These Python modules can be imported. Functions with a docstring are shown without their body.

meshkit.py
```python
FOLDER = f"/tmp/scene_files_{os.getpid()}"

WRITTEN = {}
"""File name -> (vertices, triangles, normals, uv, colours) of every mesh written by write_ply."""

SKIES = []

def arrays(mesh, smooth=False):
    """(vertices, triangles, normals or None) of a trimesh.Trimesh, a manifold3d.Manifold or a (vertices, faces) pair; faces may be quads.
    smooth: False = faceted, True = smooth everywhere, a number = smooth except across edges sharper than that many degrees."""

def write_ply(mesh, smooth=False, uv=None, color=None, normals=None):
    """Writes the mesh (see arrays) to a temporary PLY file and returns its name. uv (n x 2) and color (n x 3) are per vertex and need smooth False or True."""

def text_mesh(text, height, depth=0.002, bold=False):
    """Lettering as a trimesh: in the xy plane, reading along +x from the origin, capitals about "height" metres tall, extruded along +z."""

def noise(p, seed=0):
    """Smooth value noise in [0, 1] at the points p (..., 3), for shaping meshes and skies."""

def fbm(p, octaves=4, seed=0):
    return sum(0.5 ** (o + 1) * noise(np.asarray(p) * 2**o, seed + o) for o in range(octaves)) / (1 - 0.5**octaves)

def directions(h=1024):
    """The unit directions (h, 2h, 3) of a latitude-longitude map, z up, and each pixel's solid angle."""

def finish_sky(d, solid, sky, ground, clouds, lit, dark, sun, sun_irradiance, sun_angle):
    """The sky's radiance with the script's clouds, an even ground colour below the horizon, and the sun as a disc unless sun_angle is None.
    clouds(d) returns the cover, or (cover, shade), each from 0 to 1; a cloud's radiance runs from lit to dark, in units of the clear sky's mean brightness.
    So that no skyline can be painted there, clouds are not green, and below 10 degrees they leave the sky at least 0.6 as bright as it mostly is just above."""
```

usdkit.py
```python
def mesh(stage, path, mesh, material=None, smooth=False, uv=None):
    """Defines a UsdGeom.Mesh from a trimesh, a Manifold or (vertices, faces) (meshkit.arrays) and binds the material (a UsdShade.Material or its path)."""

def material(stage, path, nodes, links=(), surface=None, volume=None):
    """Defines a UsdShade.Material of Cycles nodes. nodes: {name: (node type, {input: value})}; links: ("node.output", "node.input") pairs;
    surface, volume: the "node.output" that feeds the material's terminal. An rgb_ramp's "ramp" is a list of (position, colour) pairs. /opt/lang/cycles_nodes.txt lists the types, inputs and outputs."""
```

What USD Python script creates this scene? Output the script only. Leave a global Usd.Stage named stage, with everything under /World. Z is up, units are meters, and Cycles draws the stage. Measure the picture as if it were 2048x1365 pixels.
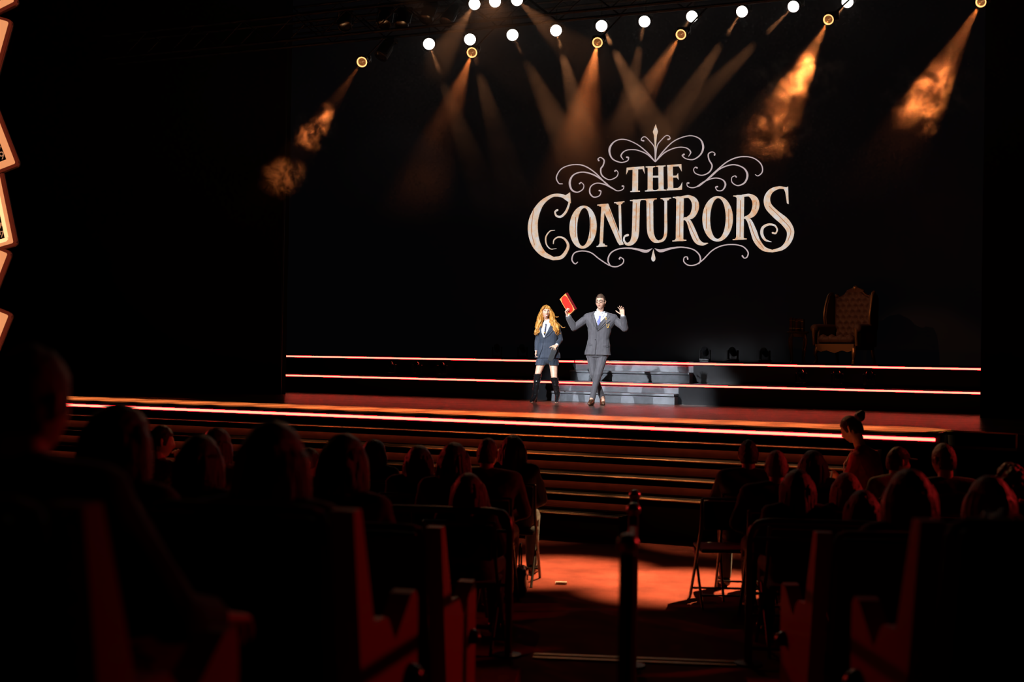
import math, random
import numpy as np, trimesh, usdkit, meshkit
import manifold3d as m3
from manifold3d import Manifold, Mesh
from scipy.spatial import cKDTree
from shapely import LineString, Polygon, Point, union_all, affinity
from pxr import Usd, UsdGeom, UsdLux, UsdShade, Gf

random.seed(7); rng = np.random.default_rng(7)
stage = Usd.Stage.CreateInMemory()
WORLD = UsdGeom.Xform.Define(stage, '/World')
stage.SetDefaultPrim(WORLD.GetPrim())

# ------------------------------------------------------------------ camera
# z = 0 is the carpet in front of the stage; x runs along the stage front, y upstage; the camera stands in the aisle at the origin.
EYE = np.array([0, 0, 1.88]); YAW, PITCH, ROLL = 0.42071788, 0.01212875, 0.0175582
FPX = 2600.0                                     # focal length for a picture 2048 wide
_f = np.array([-math.sin(YAW)*math.cos(PITCH), math.cos(YAW)*math.cos(PITCH), math.sin(PITCH)])
_r0 = np.array([math.cos(YAW), math.sin(YAW), 0]); _u0 = np.cross(_r0, _f)
RIGHT = math.cos(ROLL)*_r0 + math.sin(ROLL)*_u0; UP = math.cos(ROLL)*_u0 - math.sin(ROLL)*_r0; FWD = _f
def gf(M): return Gf.Matrix4d(np.asarray(M, float).tolist())
cam = UsdGeom.Camera.Define(stage, '/World/camera')
_m = np.eye(4); _m[0, :3], _m[1, :3], _m[2, :3], _m[3, :3] = RIGHT, UP, -FWD, EYE
cam.AddTransformOp().Set(gf(_m))
cam.CreateHorizontalApertureAttr(36.0); cam.CreateFocalLengthAttr(36*FPX/2048)
cam.CreateFStopAttr(2.0); cam.CreateFocusDistanceAttr(21.4); cam.CreateExposureAttr(0.0)

def ray(px, py): return FWD + RIGHT*(px-1024)/FPX - UP*(py-682.5)/FPX
def at(px, py, d): return EYE + ray(px, py)*d
def on_y(px, py, Y): r = ray(px, py); return EYE + r*(Y/r[1])
def on_z(px, py, z): r = ray(px, py); return EYE + r*((z-EYE[2])/r[2])

# ------------------------------------------------------------------ dome fill, stage lights
dome = UsdLux.DomeLight.Define(stage, '/World/house_glow')  # faint even dome light added to lift the blacks
dome.CreateIntensityAttr(1.0); dome.CreateColorAttr(Gf.Vec3f(.0016, .0017, .0021))

def frame_to(p, t):
    """Rows of a matrix at p whose -z looks at t."""
    z = np.asarray(p, float) - np.asarray(t, float); z /= np.linalg.norm(z)
    x = np.cross([0, 0, 1], z) if abs(z[2]) < .99 else np.cross([0, 1, 0], z); x /= np.linalg.norm(x)
    M = np.eye(4); M[0, :3], M[1, :3], M[2, :3], M[3, :3] = x, np.cross(z, x), z, p
    return M
N_LAMP = {}
def spot(name, p, t, angle, power, color, radius=.03, soft=.35):
    N_LAMP[name] = N_LAMP.get(name, -1) + 1
    l = UsdLux.SphereLight.Define(stage, '/World/' + name + ('_%03d' % N_LAMP[name] if N_LAMP[name] else ''))
    l.AddTransformOp().Set(gf(frame_to(p, t)))
    l.CreateRadiusAttr(radius); l.CreateIntensityAttr(power); l.CreateColorAttr(Gf.Vec3f(*color)); l.CreateNormalizeAttr(True)
    s = UsdLux.ShapingAPI.Apply(l.GetPrim()); s.CreateShapingConeAngleAttr(angle); s.CreateShapingConeSoftnessAttr(soft)

WHITE, AMBER, ORANGE, RED = (.88, .93, 1.0), (1.0, .40, .16), (1.0, .25, .06), (1.0, .03, .03)
ROW_Y, FRONT_Y, TOP_Y = 21.0, 18.0, 17.5
# lit lamps on the trusses: pixel of the lens in the photograph (for its place on the truss), where the beam lands, cone half-angle, power
WHITE_LAMPS = [((858, 88), (-6.6, 16.6, 1.1), 4.2, 420), ((940, 79), (-6.2, 16.0, 1.1), 4.6, 420), ((1025, 70), (-3.9, 14.6, .9), 4.4, 1200),
               ((1112, 61), (-4.4, 14.2, .9), 4.2, 1100), ((1203, 52), (-2.7, 14.4, .9), 4.2, 1100), ((1289, 43), (-5.6, 14.0, .9), 4.2, 500),
               ((1384, 33), (-7.4, 13.2, .5), 4.2, 650), ((1484, 23), (-7.2, 14.8, .9), 4.4, 700), ((1587, 13), (-8.8, 15.4, 1.1), 4.4, 800),
               ((1695, 4), (-6.5, 13.5, .5), 4.5, 400), ((949, 8), (-6.9, 8.6, .8), 6.5, 220), ((990, 3), (-3.0, 5.0, .8), 16, 30), ((1034, 0), (.1, 9.6, .8), 6.5, 220)]
SHUTTER_Y = 11.5                                  # the added aisle lamps carry a plate that ends their light here
ORANGE_LAMPS = [((724, 124), (-14.0, 16.4, 1.1), 10, 400), ((944, 105), (-9.6, 15.7, 1.1), 13, 1250), ((1195, 85), (-6.75, 15.7, 1.1), 14, 3000),
                ((1362, 69), (-8.0, 15.9, 1.1), 12, 1100), ((1657, 39), (-5.4, 15.7, 1.1), 12, 850), ((1962, 4), (-3.9, 15.7, 1.1), 11, 1000)]
# two unseen lamps added above the frame to light the aisle carpet; a shutter ends their light along SHUTTER_Y
AISLE_LAMPS = [((-1.3, 16.6, 9.0), (-3.05, 10.55, 0), 5.0, 8500), ((-2.3, 16.6, 9.0), (-4.3, 10.7, 0), 5.0, 7500)]
for p, t, a, pw in AISLE_LAMPS:
    d = np.array(t)-p; spot('aisle_beam', np.array(p)+d/np.linalg.norm(d)*.05, t, a, pw, (1.0, .60, .27), .015, .9)
def row_of(i): return TOP_Y if i >= 10 else ROW_Y
for i, ((px, py), t, a, pw) in enumerate(WHITE_LAMPS):
    p = on_y(px, py, row_of(i)); d = np.array(t) - p; d /= np.linalg.norm(d)
    spot('truss_beam', p + d*.05, t, a, pw, AMBER, .015, .6)
for (px, py), t, a, pw in ORANGE_LAMPS:
    p = on_y(px, py, FRONT_Y); d = np.array(t) - p; d /= np.linalg.norm(d)
    spot('orange_beam', p + d*.03, t, a, pw, ORANGE, .012, 1.0)
# followspots from the house gallery on the two performers
spot('follow_spot', (-5.2, 6.0, 8.6), (-7.75, 20.6, 1.95), 5.0, 4200, WHITE, .06, .45)
spot('follow_spot', (-11.0, 6.5, 8.6), (-7.75, 20.6, 1.95), 5.0, 4200, WHITE, .06, .45)
# unseen amber fill light added to bring up the wing chair
spot('chair_special', (-9.5, 15.2, 7.4), (-3.6, 24.0, 2.5), 5.5, 330, (1.0, .42, .2), .06, .6)
# amber battens over the stage front
for X in np.linspace(-15.6, -2.15, 20):
    spot('apron_beam', (X, 13.9, 7.4), (X, 16.05, 1.1), 5.6, 4200, (1.0, .55, .24), .05, .35)
# unseen red fill lights added at both sides to redden seat ends and rims
spot('red_wash', (-15.0, 13.8, 3.3), (-1.5, 6.0, .8), 24, 135, RED, .12, .6)
spot('red_wash', (3.2, 13.0, 3.3), (-3.4, 6.0, .8), 24, 120, RED, .12, .6)

# ------------------------------------------------------------------ materials
T = '/World/Looks/'
def mat(name, color, rough=.6, metal=0.0, var=0.0, scale=12.0, bump=0.0, bscale=60.0, spec=.5, emis=None, estr=0.0, coat=0.0, sheen=0.0, trans=0.0):
    p = {"base_color": color, "roughness": rough, "metallic": metal, "specular_ior_level": spec}
    if emis is not None: p |= {"emission_color": emis, "emission_strength": estr}
    if coat: p |= {"coat_weight": coat, "coat_roughness": .08}
    if sheen: p |= {"sheen_weight": sheen, "sheen_roughness": .4}
    if trans: p |= {"transmission_weight": trans}
    n, l = {"p": ("principled_bsdf", p)}, []
    if var or bump: n["c"] = ("texture_coordinate", {})
    if var:
        c = np.array(color)
        n["n"] = ("noise_texture", {"scale": scale, "detail": 4.0}); n["r"] = ("rgb_ramp", {"ramp": [(.3, tuple(c*(1-var))), (.7, tuple(np.minimum(c*(1+var), 1)))]})
        l += [("c.object", "n.vector"), ("n.fac", "r.fac"), ("r.color", "p.base_color")]
    if bump:
        n["bn"] = ("noise_texture", {"scale": bscale, "detail": 3.0}); n["b"] = ("bump", {"strength": bump, "distance": .01})
        l += [("c.object", "bn.vector"), ("bn.fac", "b.height"), ("b.normal", "p.normal")]
    return usdkit.material(stage, T + name, n, l, surface="p.BSDF")
def stripes(name, c0, c1, scale, rough=.75, axis=(1, 0, 0)):
    return usdkit.material(stage, T + name, {"c": ("texture_coordinate", {}), "w": ("wave_texture", {"scale": scale, "bands_direction": "x"}), "r": ("rgb_ramp", {"ramp": [(.0, c0), (.86, c0), (.95, c1), (1, c1)]}),
        "p": ("principled_bsdf", {"roughness": rough, "sheen_weight": .15})}, [("c.object", "w.vector"), ("w.fac", "r.fac"), ("r.color", "p.base_color")], surface="p.BSDF")
MT = {}
for k, v in dict(
    black=((.006, .006, .007), .55), black_gloss=((.012, .012, .014), .22), drape=((.004, .004, .0045), .95, 0, 0, 1, 0, 1, .12), metal=((.10, .10, .10), .35, 1.0), chrome=((.7, .66, .64), .30, 1.0),
    rail=((.09, .07, .06), .38, .9), brass=((.40, .24, .10), .42, 1.0), rubber=((.01, .01, .01), .8), skin=((.62, .36, .25), .5), skin_dark=((.35, .19, .12), .5),
    shirt_white=((.72, .74, .80), .75), blue_tie=((.10, .12, .42), .5), navy_tie=((.02, .022, .05), .5), gold=((.72, .44, .11), .38, .25), leather_brown=((.07, .028, .012), .3),
    leather_black=((.008, .008, .009), .12), lens_glass=((.75, .8, .95), .08), teeth=((.8, .78, .74), .35), lip=((.5, .16, .13), .45), eye_white=((.7, .68, .66), .3), iris=((.05, .04, .03), .2),
    book_red=((.50, .02, .012), .45), book_dark=((.20, .008, .012), .45), paper=((.75, .68, .5), .8), folder=((.05, .052, .055), .4), wood_dark=((.10, .035, .015), .35), seat_cloth=((.10, .012, .012), .85),
    seat_panel=((.52, .12, .10), .5), knob=((.02, .012, .012), .2), note=((.8, .75, .68), .7), velvet=((.10, .045, .03), .7), gilt=((.30, .15, .06), .4, .6), lacquer=((.014, .015, .018), .28)).items():
    MT[k] = mat(k, *v)
MT['skin'] = mat('skin', (.66, .38, .26), .48, var=.10, scale=30); MT['skin_dark'] = mat('skin_dark', (.36, .19, .12), .5, var=.1, scale=30)
MT['suit'] = stripes('suit', (.058, .054, .062), (.12, .115, .125), 26)
MT['suit_vest'] = mat('suit_vest', (.045, .042, .048), .8, var=.25, scale=90)
MT['navy_suit'] = stripes('navy_suit', (.016, .024, .042), (.05, .065, .10), 26)
MT['hair_orange'] = usdkit.material(stage, T + 'hair_orange', {"c": ("texture_coordinate", {}), "q": ("mapping", {"scale": (70.0, 70.0, 9.0)}), "n": ("noise_texture", {"scale": 1.0, "detail": 4.0, "distortion": .6}), "r": ("rgb_ramp", {"ramp": [(.3, (.30, .105, .015)), (.55, (.62, .27, .05)), (.75, (.80, .42, .10))]}), "b": ("bump", {"strength": .8, "distance": .006}), "p": ("principled_bsdf", {"roughness": .38, "specular_ior_level": .4})},
    [("c.object", "q.vector"), ("q.vector", "n.vector"), ("n.fac", "r.fac"), ("r.color", "p.base_color"), ("n.fac", "b.height"), ("b.normal", "p.normal")], surface="p.BSDF")
MT['hair_brown'] = mat('hair_brown', (.09, .05, .03), .5, var=.4, scale=60, bump=.5, bscale=160)
MT['hair_dark'] = mat('hair_dark', (.02, .011, .008), .42, var=.4, scale=50, bump=.6, bscale=140)
MT['hair_mid'] = mat('hair_mid', (.07, .035, .018), .45, var=.4, scale=50, bump=.6, bscale=140)
MT['hair_blond'] = mat('hair_blond', (.28, .16, .07), .45, var=.4, scale=50, bump=.6, bscale=140)
MT['hair_grey'] = mat('hair_grey', (.30, .26, .22), .55, var=.3, scale=70, bump=.6, bscale=160)
for k, c in dict(cloth_black=(.012, .012, .013), cloth_charcoal=(.03, .028, .028), cloth_navy=(.015, .02, .04), cloth_grey=(.10, .09, .085), cloth_cream=(.34, .27, .20), cloth_red=(.65, .03, .05),
                 cloth_denim=(.03, .045, .09), cloth_white=(.45, .42, .4), cloth_olive=(.07, .06, .035)).items():
    MT[k] = mat(k, c, .85, var=.25, scale=25, bump=.25, bscale=45, sheen=.1)
MT['cloth_pattern'] = usdkit.material(stage, T + 'cloth_pattern', {"c": ("texture_coordinate", {}), "v": ("voronoi_texture", {"scale": 22.0}), "r": ("rgb_ramp", {"ramp": [(.2, (.45, .33, .2)), (.45, (.1, .05, .03)), (.7, (.4, .3, .2))]}), "p": ("principled_bsdf", {"roughness": .85})},
    [("c.object", "v.vector"), ("v.distance", "r.fac"), ("r.color", "p.base_color")], surface="p.BSDF")
MT['carpet'] = usdkit.material(stage, T + 'carpet', {"g": ("geometry", {}), "n": ("noise_texture", {"scale": 3.0, "detail": 5.0}), "r": ("rgb_ramp", {"ramp": [(.3, (.18, .034, .022)), (.7, (.32, .062, .04))]}),
    "m": ("noise_texture", {"scale": 130.0, "detail": 2.0}), "b": ("bump", {"strength": .7, "distance": .012}), "p": ("principled_bsdf", {"roughness": .95, "specular_ior_level": .1})},
    [("g.position", "n.vector"), ("n.fac", "r.fac"), ("r.color", "p.base_color"), ("g.position", "m.vector"), ("m.fac", "b.height"), ("b.normal", "p.normal")], surface="p.BSDF")
# stage boards run along x: long grain, dark lacquer
MT['boards'] = usdkit.material(stage, T + 'boards', {"g": ("geometry", {}), "q": ("mapping", {"scale": (.35, 9.0, 9.0)}), "n": ("noise_texture", {"scale": 1.6, "detail": 6.0}), "r": ("rgb_ramp", {"ramp": [(.3, (.05, .016, .008)), (.5, (.10, .035, .015)), (.72, (.18, .07, .03))]}),
    "rr": ("map_range", {"from_min": .3, "from_max": .7, "to_min": .24, "to_max": .31}), "b": ("bump", {"strength": .05, "distance": .004}), "p": ("principled_bsdf", {"roughness": .28, "specular_ior_level": .6})},
    [("g.position", "q.vector"), ("q.vector", "n.vector"), ("n.fac", "r.fac"), ("r.color", "p.base_color"), ("n.fac", "rr.value"), ("rr.result", "p.roughness"), ("n.fac", "b.height"), ("b.normal", "p.normal")], surface="p.BSDF")
MT['step_wood'] = mat('step_wood', (.24, .075, .048), .6, var=.15, scale=6)
def glow(name, color, strength): return usdkit.material(stage, T + name, {"e": ("emission", {"color": color, "strength": strength})}, [], surface="e.emission")
MT['screen_black'] = mat('screen_black', (.010, .010, .012), .3, emis=(.72, .76, 1.0), estr=.0011)  # faint bluish emission added to lift the panel's blacks
MT['led'] = glow('led', (1.0, .003, .008), 22.0)
MT['led_core'] = glow('led_core', (1.0, .50, .27), 1.5)  # peach strip painted in for the overexposed middle of the red line
MT['led_step'] = glow('led_step', (1.0, .27, .12), 2.0)
MT['lens_white'] = glow('lens_white', (1.0, .93, .85), 9.0)
MT['ring_orange'] = glow('ring_orange', (1.0, .42, .14), 2.2)
MT['lens_orange'] = usdkit.material(stage, T + 'lens_orange', {"c": ("texture_coordinate", {}), "n": ("noise_texture", {"scale": 40.0, "detail": 2.0}), "r": ("rgb_ramp", {"ramp": [(.35, (.16, .05, .012)), (.62, (.32, .11, .03)), (.75, (1.0, .6, .3))]}), "e": ("emission", {"strength": 1.0})},
    [("c.object", "n.vector"), ("n.fac", "r.fac"), ("r.color", "e.color")], surface="e.emission")
MT['neon'] = glow('neon', (1.0, .44, .19), 1.9)
MT['neon_lip'] = glow('neon_lip', (1.0, .36, .14), .85)
MT['neon_edge'] = glow('neon_edge', (1.0, .12, .05), .10)
MT['card_print'] = glow('card_print', (1.0, .42, .2), .45)
MT['logo'] = usdkit.material(stage, T + 'logo', {"g": ("geometry", {}), "n": ("noise_texture", {"scale": 5.5, "detail": 6.0, "roughness": .7}), "r": ("rgb_ramp", {"ramp": [(.34, (.72, .36, .18)), (.47, (.70, .52, .38)), (.62, (.66, .62, .60))]}), "e": ("emission", {"strength": 1.0})},
    [("g.position", "n.vector"), ("n.fac", "r.fac"), ("r.color", "e.color")], surface="e.emission")
MT['logo_line'] = glow('logo_line', (.52, .42, .42), 1.0)
MT['logo_inline'] = glow('logo_inline', (.42, .17, .07), 1.0)

# ------------------------------------------------------------------ writing prims
NAMES = {}
def path_for(name, parent):
    base = (str(parent.GetPath()) if parent else '/World') + '/' + name
    k = NAMES[base] = NAMES.get(base, -1) + 1
    return base + ('_%03d' % k if k else '')
def tag(p, label=None, cat=None, group=None, kind=None):
    for k, v in (('label', label), ('category', cat), ('group', group), ('kind', kind)):
        if v: p.SetCustomDataByKey(k, v)
    return p
def thing(name, label, cat, loc=(0, 0, 0), rz=0.0, group=None, M=None):
    x = UsdGeom.Xform.Define(stage, path_for(name, None))
    if M is not None: x.AddTransformOp().Set(gf(M))
    else: x.AddTranslateOp().Set(Gf.Vec3d(*map(float, loc))); x.AddRotateZOp().Set(float(math.degrees(rz)))
    return tag(x.GetPrim(), label, cat, group)
def obj(name, mesh, m, parent=None, smooth=35, label=None, cat=None, group=None, kind=None):
    q = usdkit.mesh(stage, path_for(name, parent), mesh, MT[m] if isinstance(m, str) else m, smooth=smooth).GetPrim()
    return tag(q, label, cat, group, kind)
def struct(name, mesh, m, parent=None, smooth=False): return obj(name, mesh, m, parent, smooth, kind=None if parent else 'structure')
def copy_of(src, loc, rz, label, group=None, M=None):
    was = src.GetCustomData()
    name = src.GetName(); name = name[:-4] if name[-4:-3] == '_' and name[-3:].isdigit() else name
    r = thing(name, label, was['category'], loc, rz, group or was.get('group'), M)
    r.GetReferences().AddInternalReference(src.GetPath()); r.SetInstanceable(True)
    return r

# ------------------------------------------------------------------ shapes
cat_ = trimesh.util.concatenate
def box(x0, x1, y0, y1, z0, z1):
    b = trimesh.creation.box([x1-x0, y1-y0, z1-z0]); b.apply_translation([(x0+x1)/2, (y0+y1)/2, (z0+z1)/2]); return b
def rbox(x0, x1, y0, y1, z0, z1, r=.01, n=8):
    r = min(r, (x1-x0)/2.01, (y1-y0)/2.01, (z1-z0)/2.01)
    s = Manifold.sphere(r, n)
    return Manifold.batch_hull([s.translate((x, y, z)) for x in (x0+r, x1-r) for y in (y0+r, y1-r) for z in (z0+r, z1-r)])
def spline(P, n=8):
    P = np.asarray(P, float)
    if len(P) < 3: return np.array([P[0]*(1-t)+P[-1]*t for t in np.linspace(0, 1, n+1)])
    Q = np.vstack([2*P[0]-P[1], P, 2*P[-1]-P[-2]]); out = []
    for i in range(1, len(Q)-2):
        a, b, c, d = Q[i-1:i+3]
        for t in np.arange(n)/n: out.append(.5*((2*b)+(c-a)*t+(2*a-5*b+4*c-d)*t*t+(3*b-a-3*c+d)*t**3))
    return np.array(out + [P[-1]])
def tube(P, r, sides=8, n=0):
    """A swept tube with closed ends; r a number or one per point."""
    P = np.asarray(P, float)
    if n:
        m = len(P); r = np.interp(np.linspace(0, m-1, (m-1)*n+1), range(m), np.broadcast_to(r, m)); P = spline(P, n)
    r = np.broadcast_to(r, len(P)).astype(float)
    t = np.gradient(P, axis=0); t /= np.linalg.norm(t, axis=1, keepdims=True) + 1e-12
    a = np.cross(t[0], [0, 0, 1.] if abs(t[0][2]) < .9 else [1., 0, 0]); A = []
    for k in t:
        a = a - k*(a@k); a = a/(np.linalg.norm(a)+1e-12); A.append(a)
    A = np.array(A); B = np.cross(t, A); g = np.arange(sides)*2*np.pi/sides
    v = (P[:, None] + r[:, None, None]*(np.cos(g)[None, :, None]*A[:, None] + np.sin(g)[None, :, None]*B[:, None])).reshape(-1, 3)
    N = len(P); f = []
    for i in range(N-1):
        for j in range(sides):
            q = [i*sides+j, i*sides+(j+1) % sides, (i+1)*sides+(j+1) % sides, (i+1)*sides+j]; f += [[q[0], q[1], q[2]], [q[0], q[2], q[3]]]
    v = np.vstack([v, P[0], P[-1]]); c0, c1 = len(v)-2, len(v)-1
    for j in range(sides):
        f += [[c0, (j+1) % sides, j], [c1, (N-1)*sides+j, (N-1)*sides+(j+1) % sides]]
    return trimesh.Trimesh(v, f, process=False)
def lathe(profile, n=20):
    m = trimesh.creation.revolve(np.asarray(profile, float), sections=n); return m
def moved(m, t=(0, 0, 0), rot=None):
    m = m.copy() if isinstance(m, trimesh.Trimesh) else tm(m)
    if rot is not None: M = np.eye(4); M[:3, :3] = rot; m.apply_transform(M)
    m.apply_translation(t); return m
def tm(man):
    if isinstance(man, trimesh.Trimesh): return man
    q = man.to_mesh(); return trimesh.Trimesh(np.array(q.vert_properties[:, :3]), np.array(q.tri_verts), process=False)
def mani(t): return Manifold(Mesh(np.asarray(t.vertices, np.float32), np.asarray(t.faces, np.uint32)))
def extrude(poly, h):
    gs = [g for g in getattr(poly, 'geoms', [poly]) if g.area > 1e-9]
    return cat_([trimesh.creation.extrude_polygon(g, h, engine='earcut') for g in gs])
def prism_y(pts, y0, y1):
    """Polygon in (x, z), extruded along y."""
    m = extrude(Polygon(pts), y1-y0); v = m.vertices.copy()
    m.vertices = np.stack([v[:, 0], y0+(y1-y0)-v[:, 2], v[:, 1]], 1); return m
def rot_z(a): c, s = math.cos(a), math.sin(a); return np.array([[c, -s, 0], [s, c, 0], [0, 0, 1]])
def rot_x(a): c, s = math.cos(a), math.sin(a); return np.array([[1, 0, 0], [0, c, -s], [0, s, c]])
def rot_y(a): c, s = math.cos(a), math.sin(a); return np.array([[c, 0, s], [0, 1, 0], [-s, 0, c]])
def ball(p, r, n=12): return Manifold.sphere(float(r), n).translate([float(x) for x in p])
def bone(p0, r0, p1, r1, n=12): return Manifold.batch_hull([ball(p0, r0, n), ball(p1, r1, n)])
def blob(pts, n=14): return Manifold.batch_hull([ball(p, r, n) for p, r in pts])
def fuse(parts): return Manifold.batch_boolean(parts, m3.OpType.Add)
def soft(man, length=.016, it=8):
    t = tm(man.refine_to_length(length)); t = trimesh.Trimesh(t.vertices, t.faces, process=True)
    if it: trimesh.smoothing.filter_taubin(t, iterations=it)
    return t

HH = math.radians(18.6)                           # the aisle's heading, left of +y
HF, HR = np.array([-math.sin(HH), math.cos(HH), 0]), np.array([math.cos(HH), math.sin(HH), 0])
def house(l, q, z=0.0): return HR*l + HF*q + np.array([0, 0, z])
# ------------------------------------------------------------------ the setting
S = 1.10                                          # stage height
struct('floor', box(-30, 14, -6, 26.3, -.2, 0), 'carpet')
for k, (q0, q1, z) in enumerate(((4.9, 7.25, .15), (2.9, 4.9, .45), (-3, 2.9, .62))):
    for side, l0, l1 in (('left', -9, -.62), ('right', .62, 9)):
        b = box(l0, l1, q0, q1, .001, z); b.apply_transform(np.block([[rot_z(HH), np.zeros((3, 1))], [np.zeros((1, 3)), 1]]))
        struct('floor_terrace', b, 'carpet')
for k, (q0, q1, z) in enumerate(((4.3, 5.6, .15), (3.0, 4.3, .30), (-3, 3.0, .45))):
    b = box(-.62, .62, q0, q1, .001, z); b.apply_transform(np.block([[rot_z(HH), np.zeros((3, 1))], [np.zeros((1, 3)), 1]]))
    struct('floor_aisle_step', b, 'carpet')
struct('ceiling', box(-30, 14, -6, 27, 13, 13.3), 'drape')
struct('wall_back', box(-30, 14, 26.3, 26.6, 0, 13), 'drape')
struct('wall_left', box(-25.3, -25, -6, 26.3, 0, 13), 'drape')
struct('wall_right', box(12, 12.3, -6, 26.3, 0, 13), 'drape')
struct('wall_rear', box(-30, 14, -6.3, -6, 0, 13), 'drape')
XN = -1.56                                        # right of this the stage front steps back behind the boxed extension
struct('stage_floor', cat_([box(-25, XN, 15.45, 26.3, .0, S), box(XN, 12, 16.14, 26.3, 0, S)]), 'boards')
struct('wall_pit', cat_([box(-25, XN-.01, 15.405, 15.448, 0, S-.012), box(XN+.005, 12, 16.10, 16.138, 0, S-.215)]), 'drape')
# portal flats
x_l = on_y(562, 780, 20.4)[0]
struct('wall_portal_left', box(-25, x_l, 20.4, 20.55, S, 13), 'drape')
x_r = on_y(1961, 780, 20.4)[0]
struct('wall_portal_right', box(x_r, 12, 20.4, 20.55, S, 13), 'drape')
struct('trim_1', box(x_l-.02, x_l+.015, 20.375, 20.4, S, 12), 'black')
# two tiers at the back of the stage with a shallow stair let into them
T1, T2 = S + .36, S + .74
Y1, Y2 = 21.9, 22.8
xs0, xs1 = on_y(1112, 780, Y1)[0], on_y(1357, 780, Y1)[0]
struct('stage_tier', cat_([box(-16, xs0, Y1, Y2, S, T1), box(xs1, 1, Y1, Y2, S, T1), box(xs0, xs1, Y1+.07, Y2, S, T1)]), 'lacquer')
struct('stage_tier', cat_([box(-16, xs0, Y2, 26.2, S, T2), box(xs1, 1, Y2, 26.2, S, T2), box(xs0, xs1, Y2+.07, 26.2, S, T2)]), 'lacquer')
st = thing('stage_stair', 'low dark stair in the middle of the lit tiers behind the two performers', 'stair')
MT['stair'] = mat('stair', (.15, .16, .18), .45, var=.2, scale=8)
for zb, yb in ((S, Y1+.07), (T1, Y2+.07)):
    h = (.36 if zb == S else .38)/2
    obj('riser', tm(rbox(xs0+.002, xs1-.002, yb-.29, yb-.001, zb, zb+h-.045, .004)), 'stair', st)
    obj('tread', tm(rbox(xs0+.002, xs1-.002, yb-.32, yb-.001, zb+h-.04, zb+h, .006)), 'stair', st)
    obj('riser', tm(rbox(xs0+.002, xs1-.002, yb-.012, yb-.001, zb+h+.002, zb+2*h-.07, .003)), 'stair', st)
    obj('tread', tm(rbox(xs0+.002, xs1-.002, yb-.03, yb-.001, zb+2*h-.03, zb+2*h+.003, .004)), 'stair', st)
# light lines
def led(x0, x1, y, z, label, h=.030, yy=None):
    t = thing('led_strip', label, 'light strip', ((x0+x1)/2, y, z), group=None); w = (x1-x0)/2
    obj('diffuser', tm(rbox(-w, w, -.022, .0, -h/2, h/2, .008)), 'led', t); obj('core', tm(rbox(-w, w, -.028, -.01, -h*.37, h*.37, .006)), 'led_core', t); obj('channel', cat_([box(-w, w, -.02, .004, h/2+.001, h/2+.008), box(-w, w, -.02, .004, -h/2-.008, -h/2-.001)]), 'black', t)
for (z, y, h, n) in ((T2-.030, Y2, .036, 'upper'), (T1-.030, Y1, .036, 'lower')):
    for x0, x1, dy, w in ((-15.6, xs0, 0, 'left of the stair'), (xs0, xs1, .036, 'across the stair'), (xs1, .8, 0, 'right of the stair')):
        led(x0+.003, x1-.003, y+dy-.003, z, f'thin glowing red light line on the {n} stage tier, {w}', h)
led(-16.6, -1.62, 15.395, S-.075, 'long glowing red light line under the front edge of the stage', .042)
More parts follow.
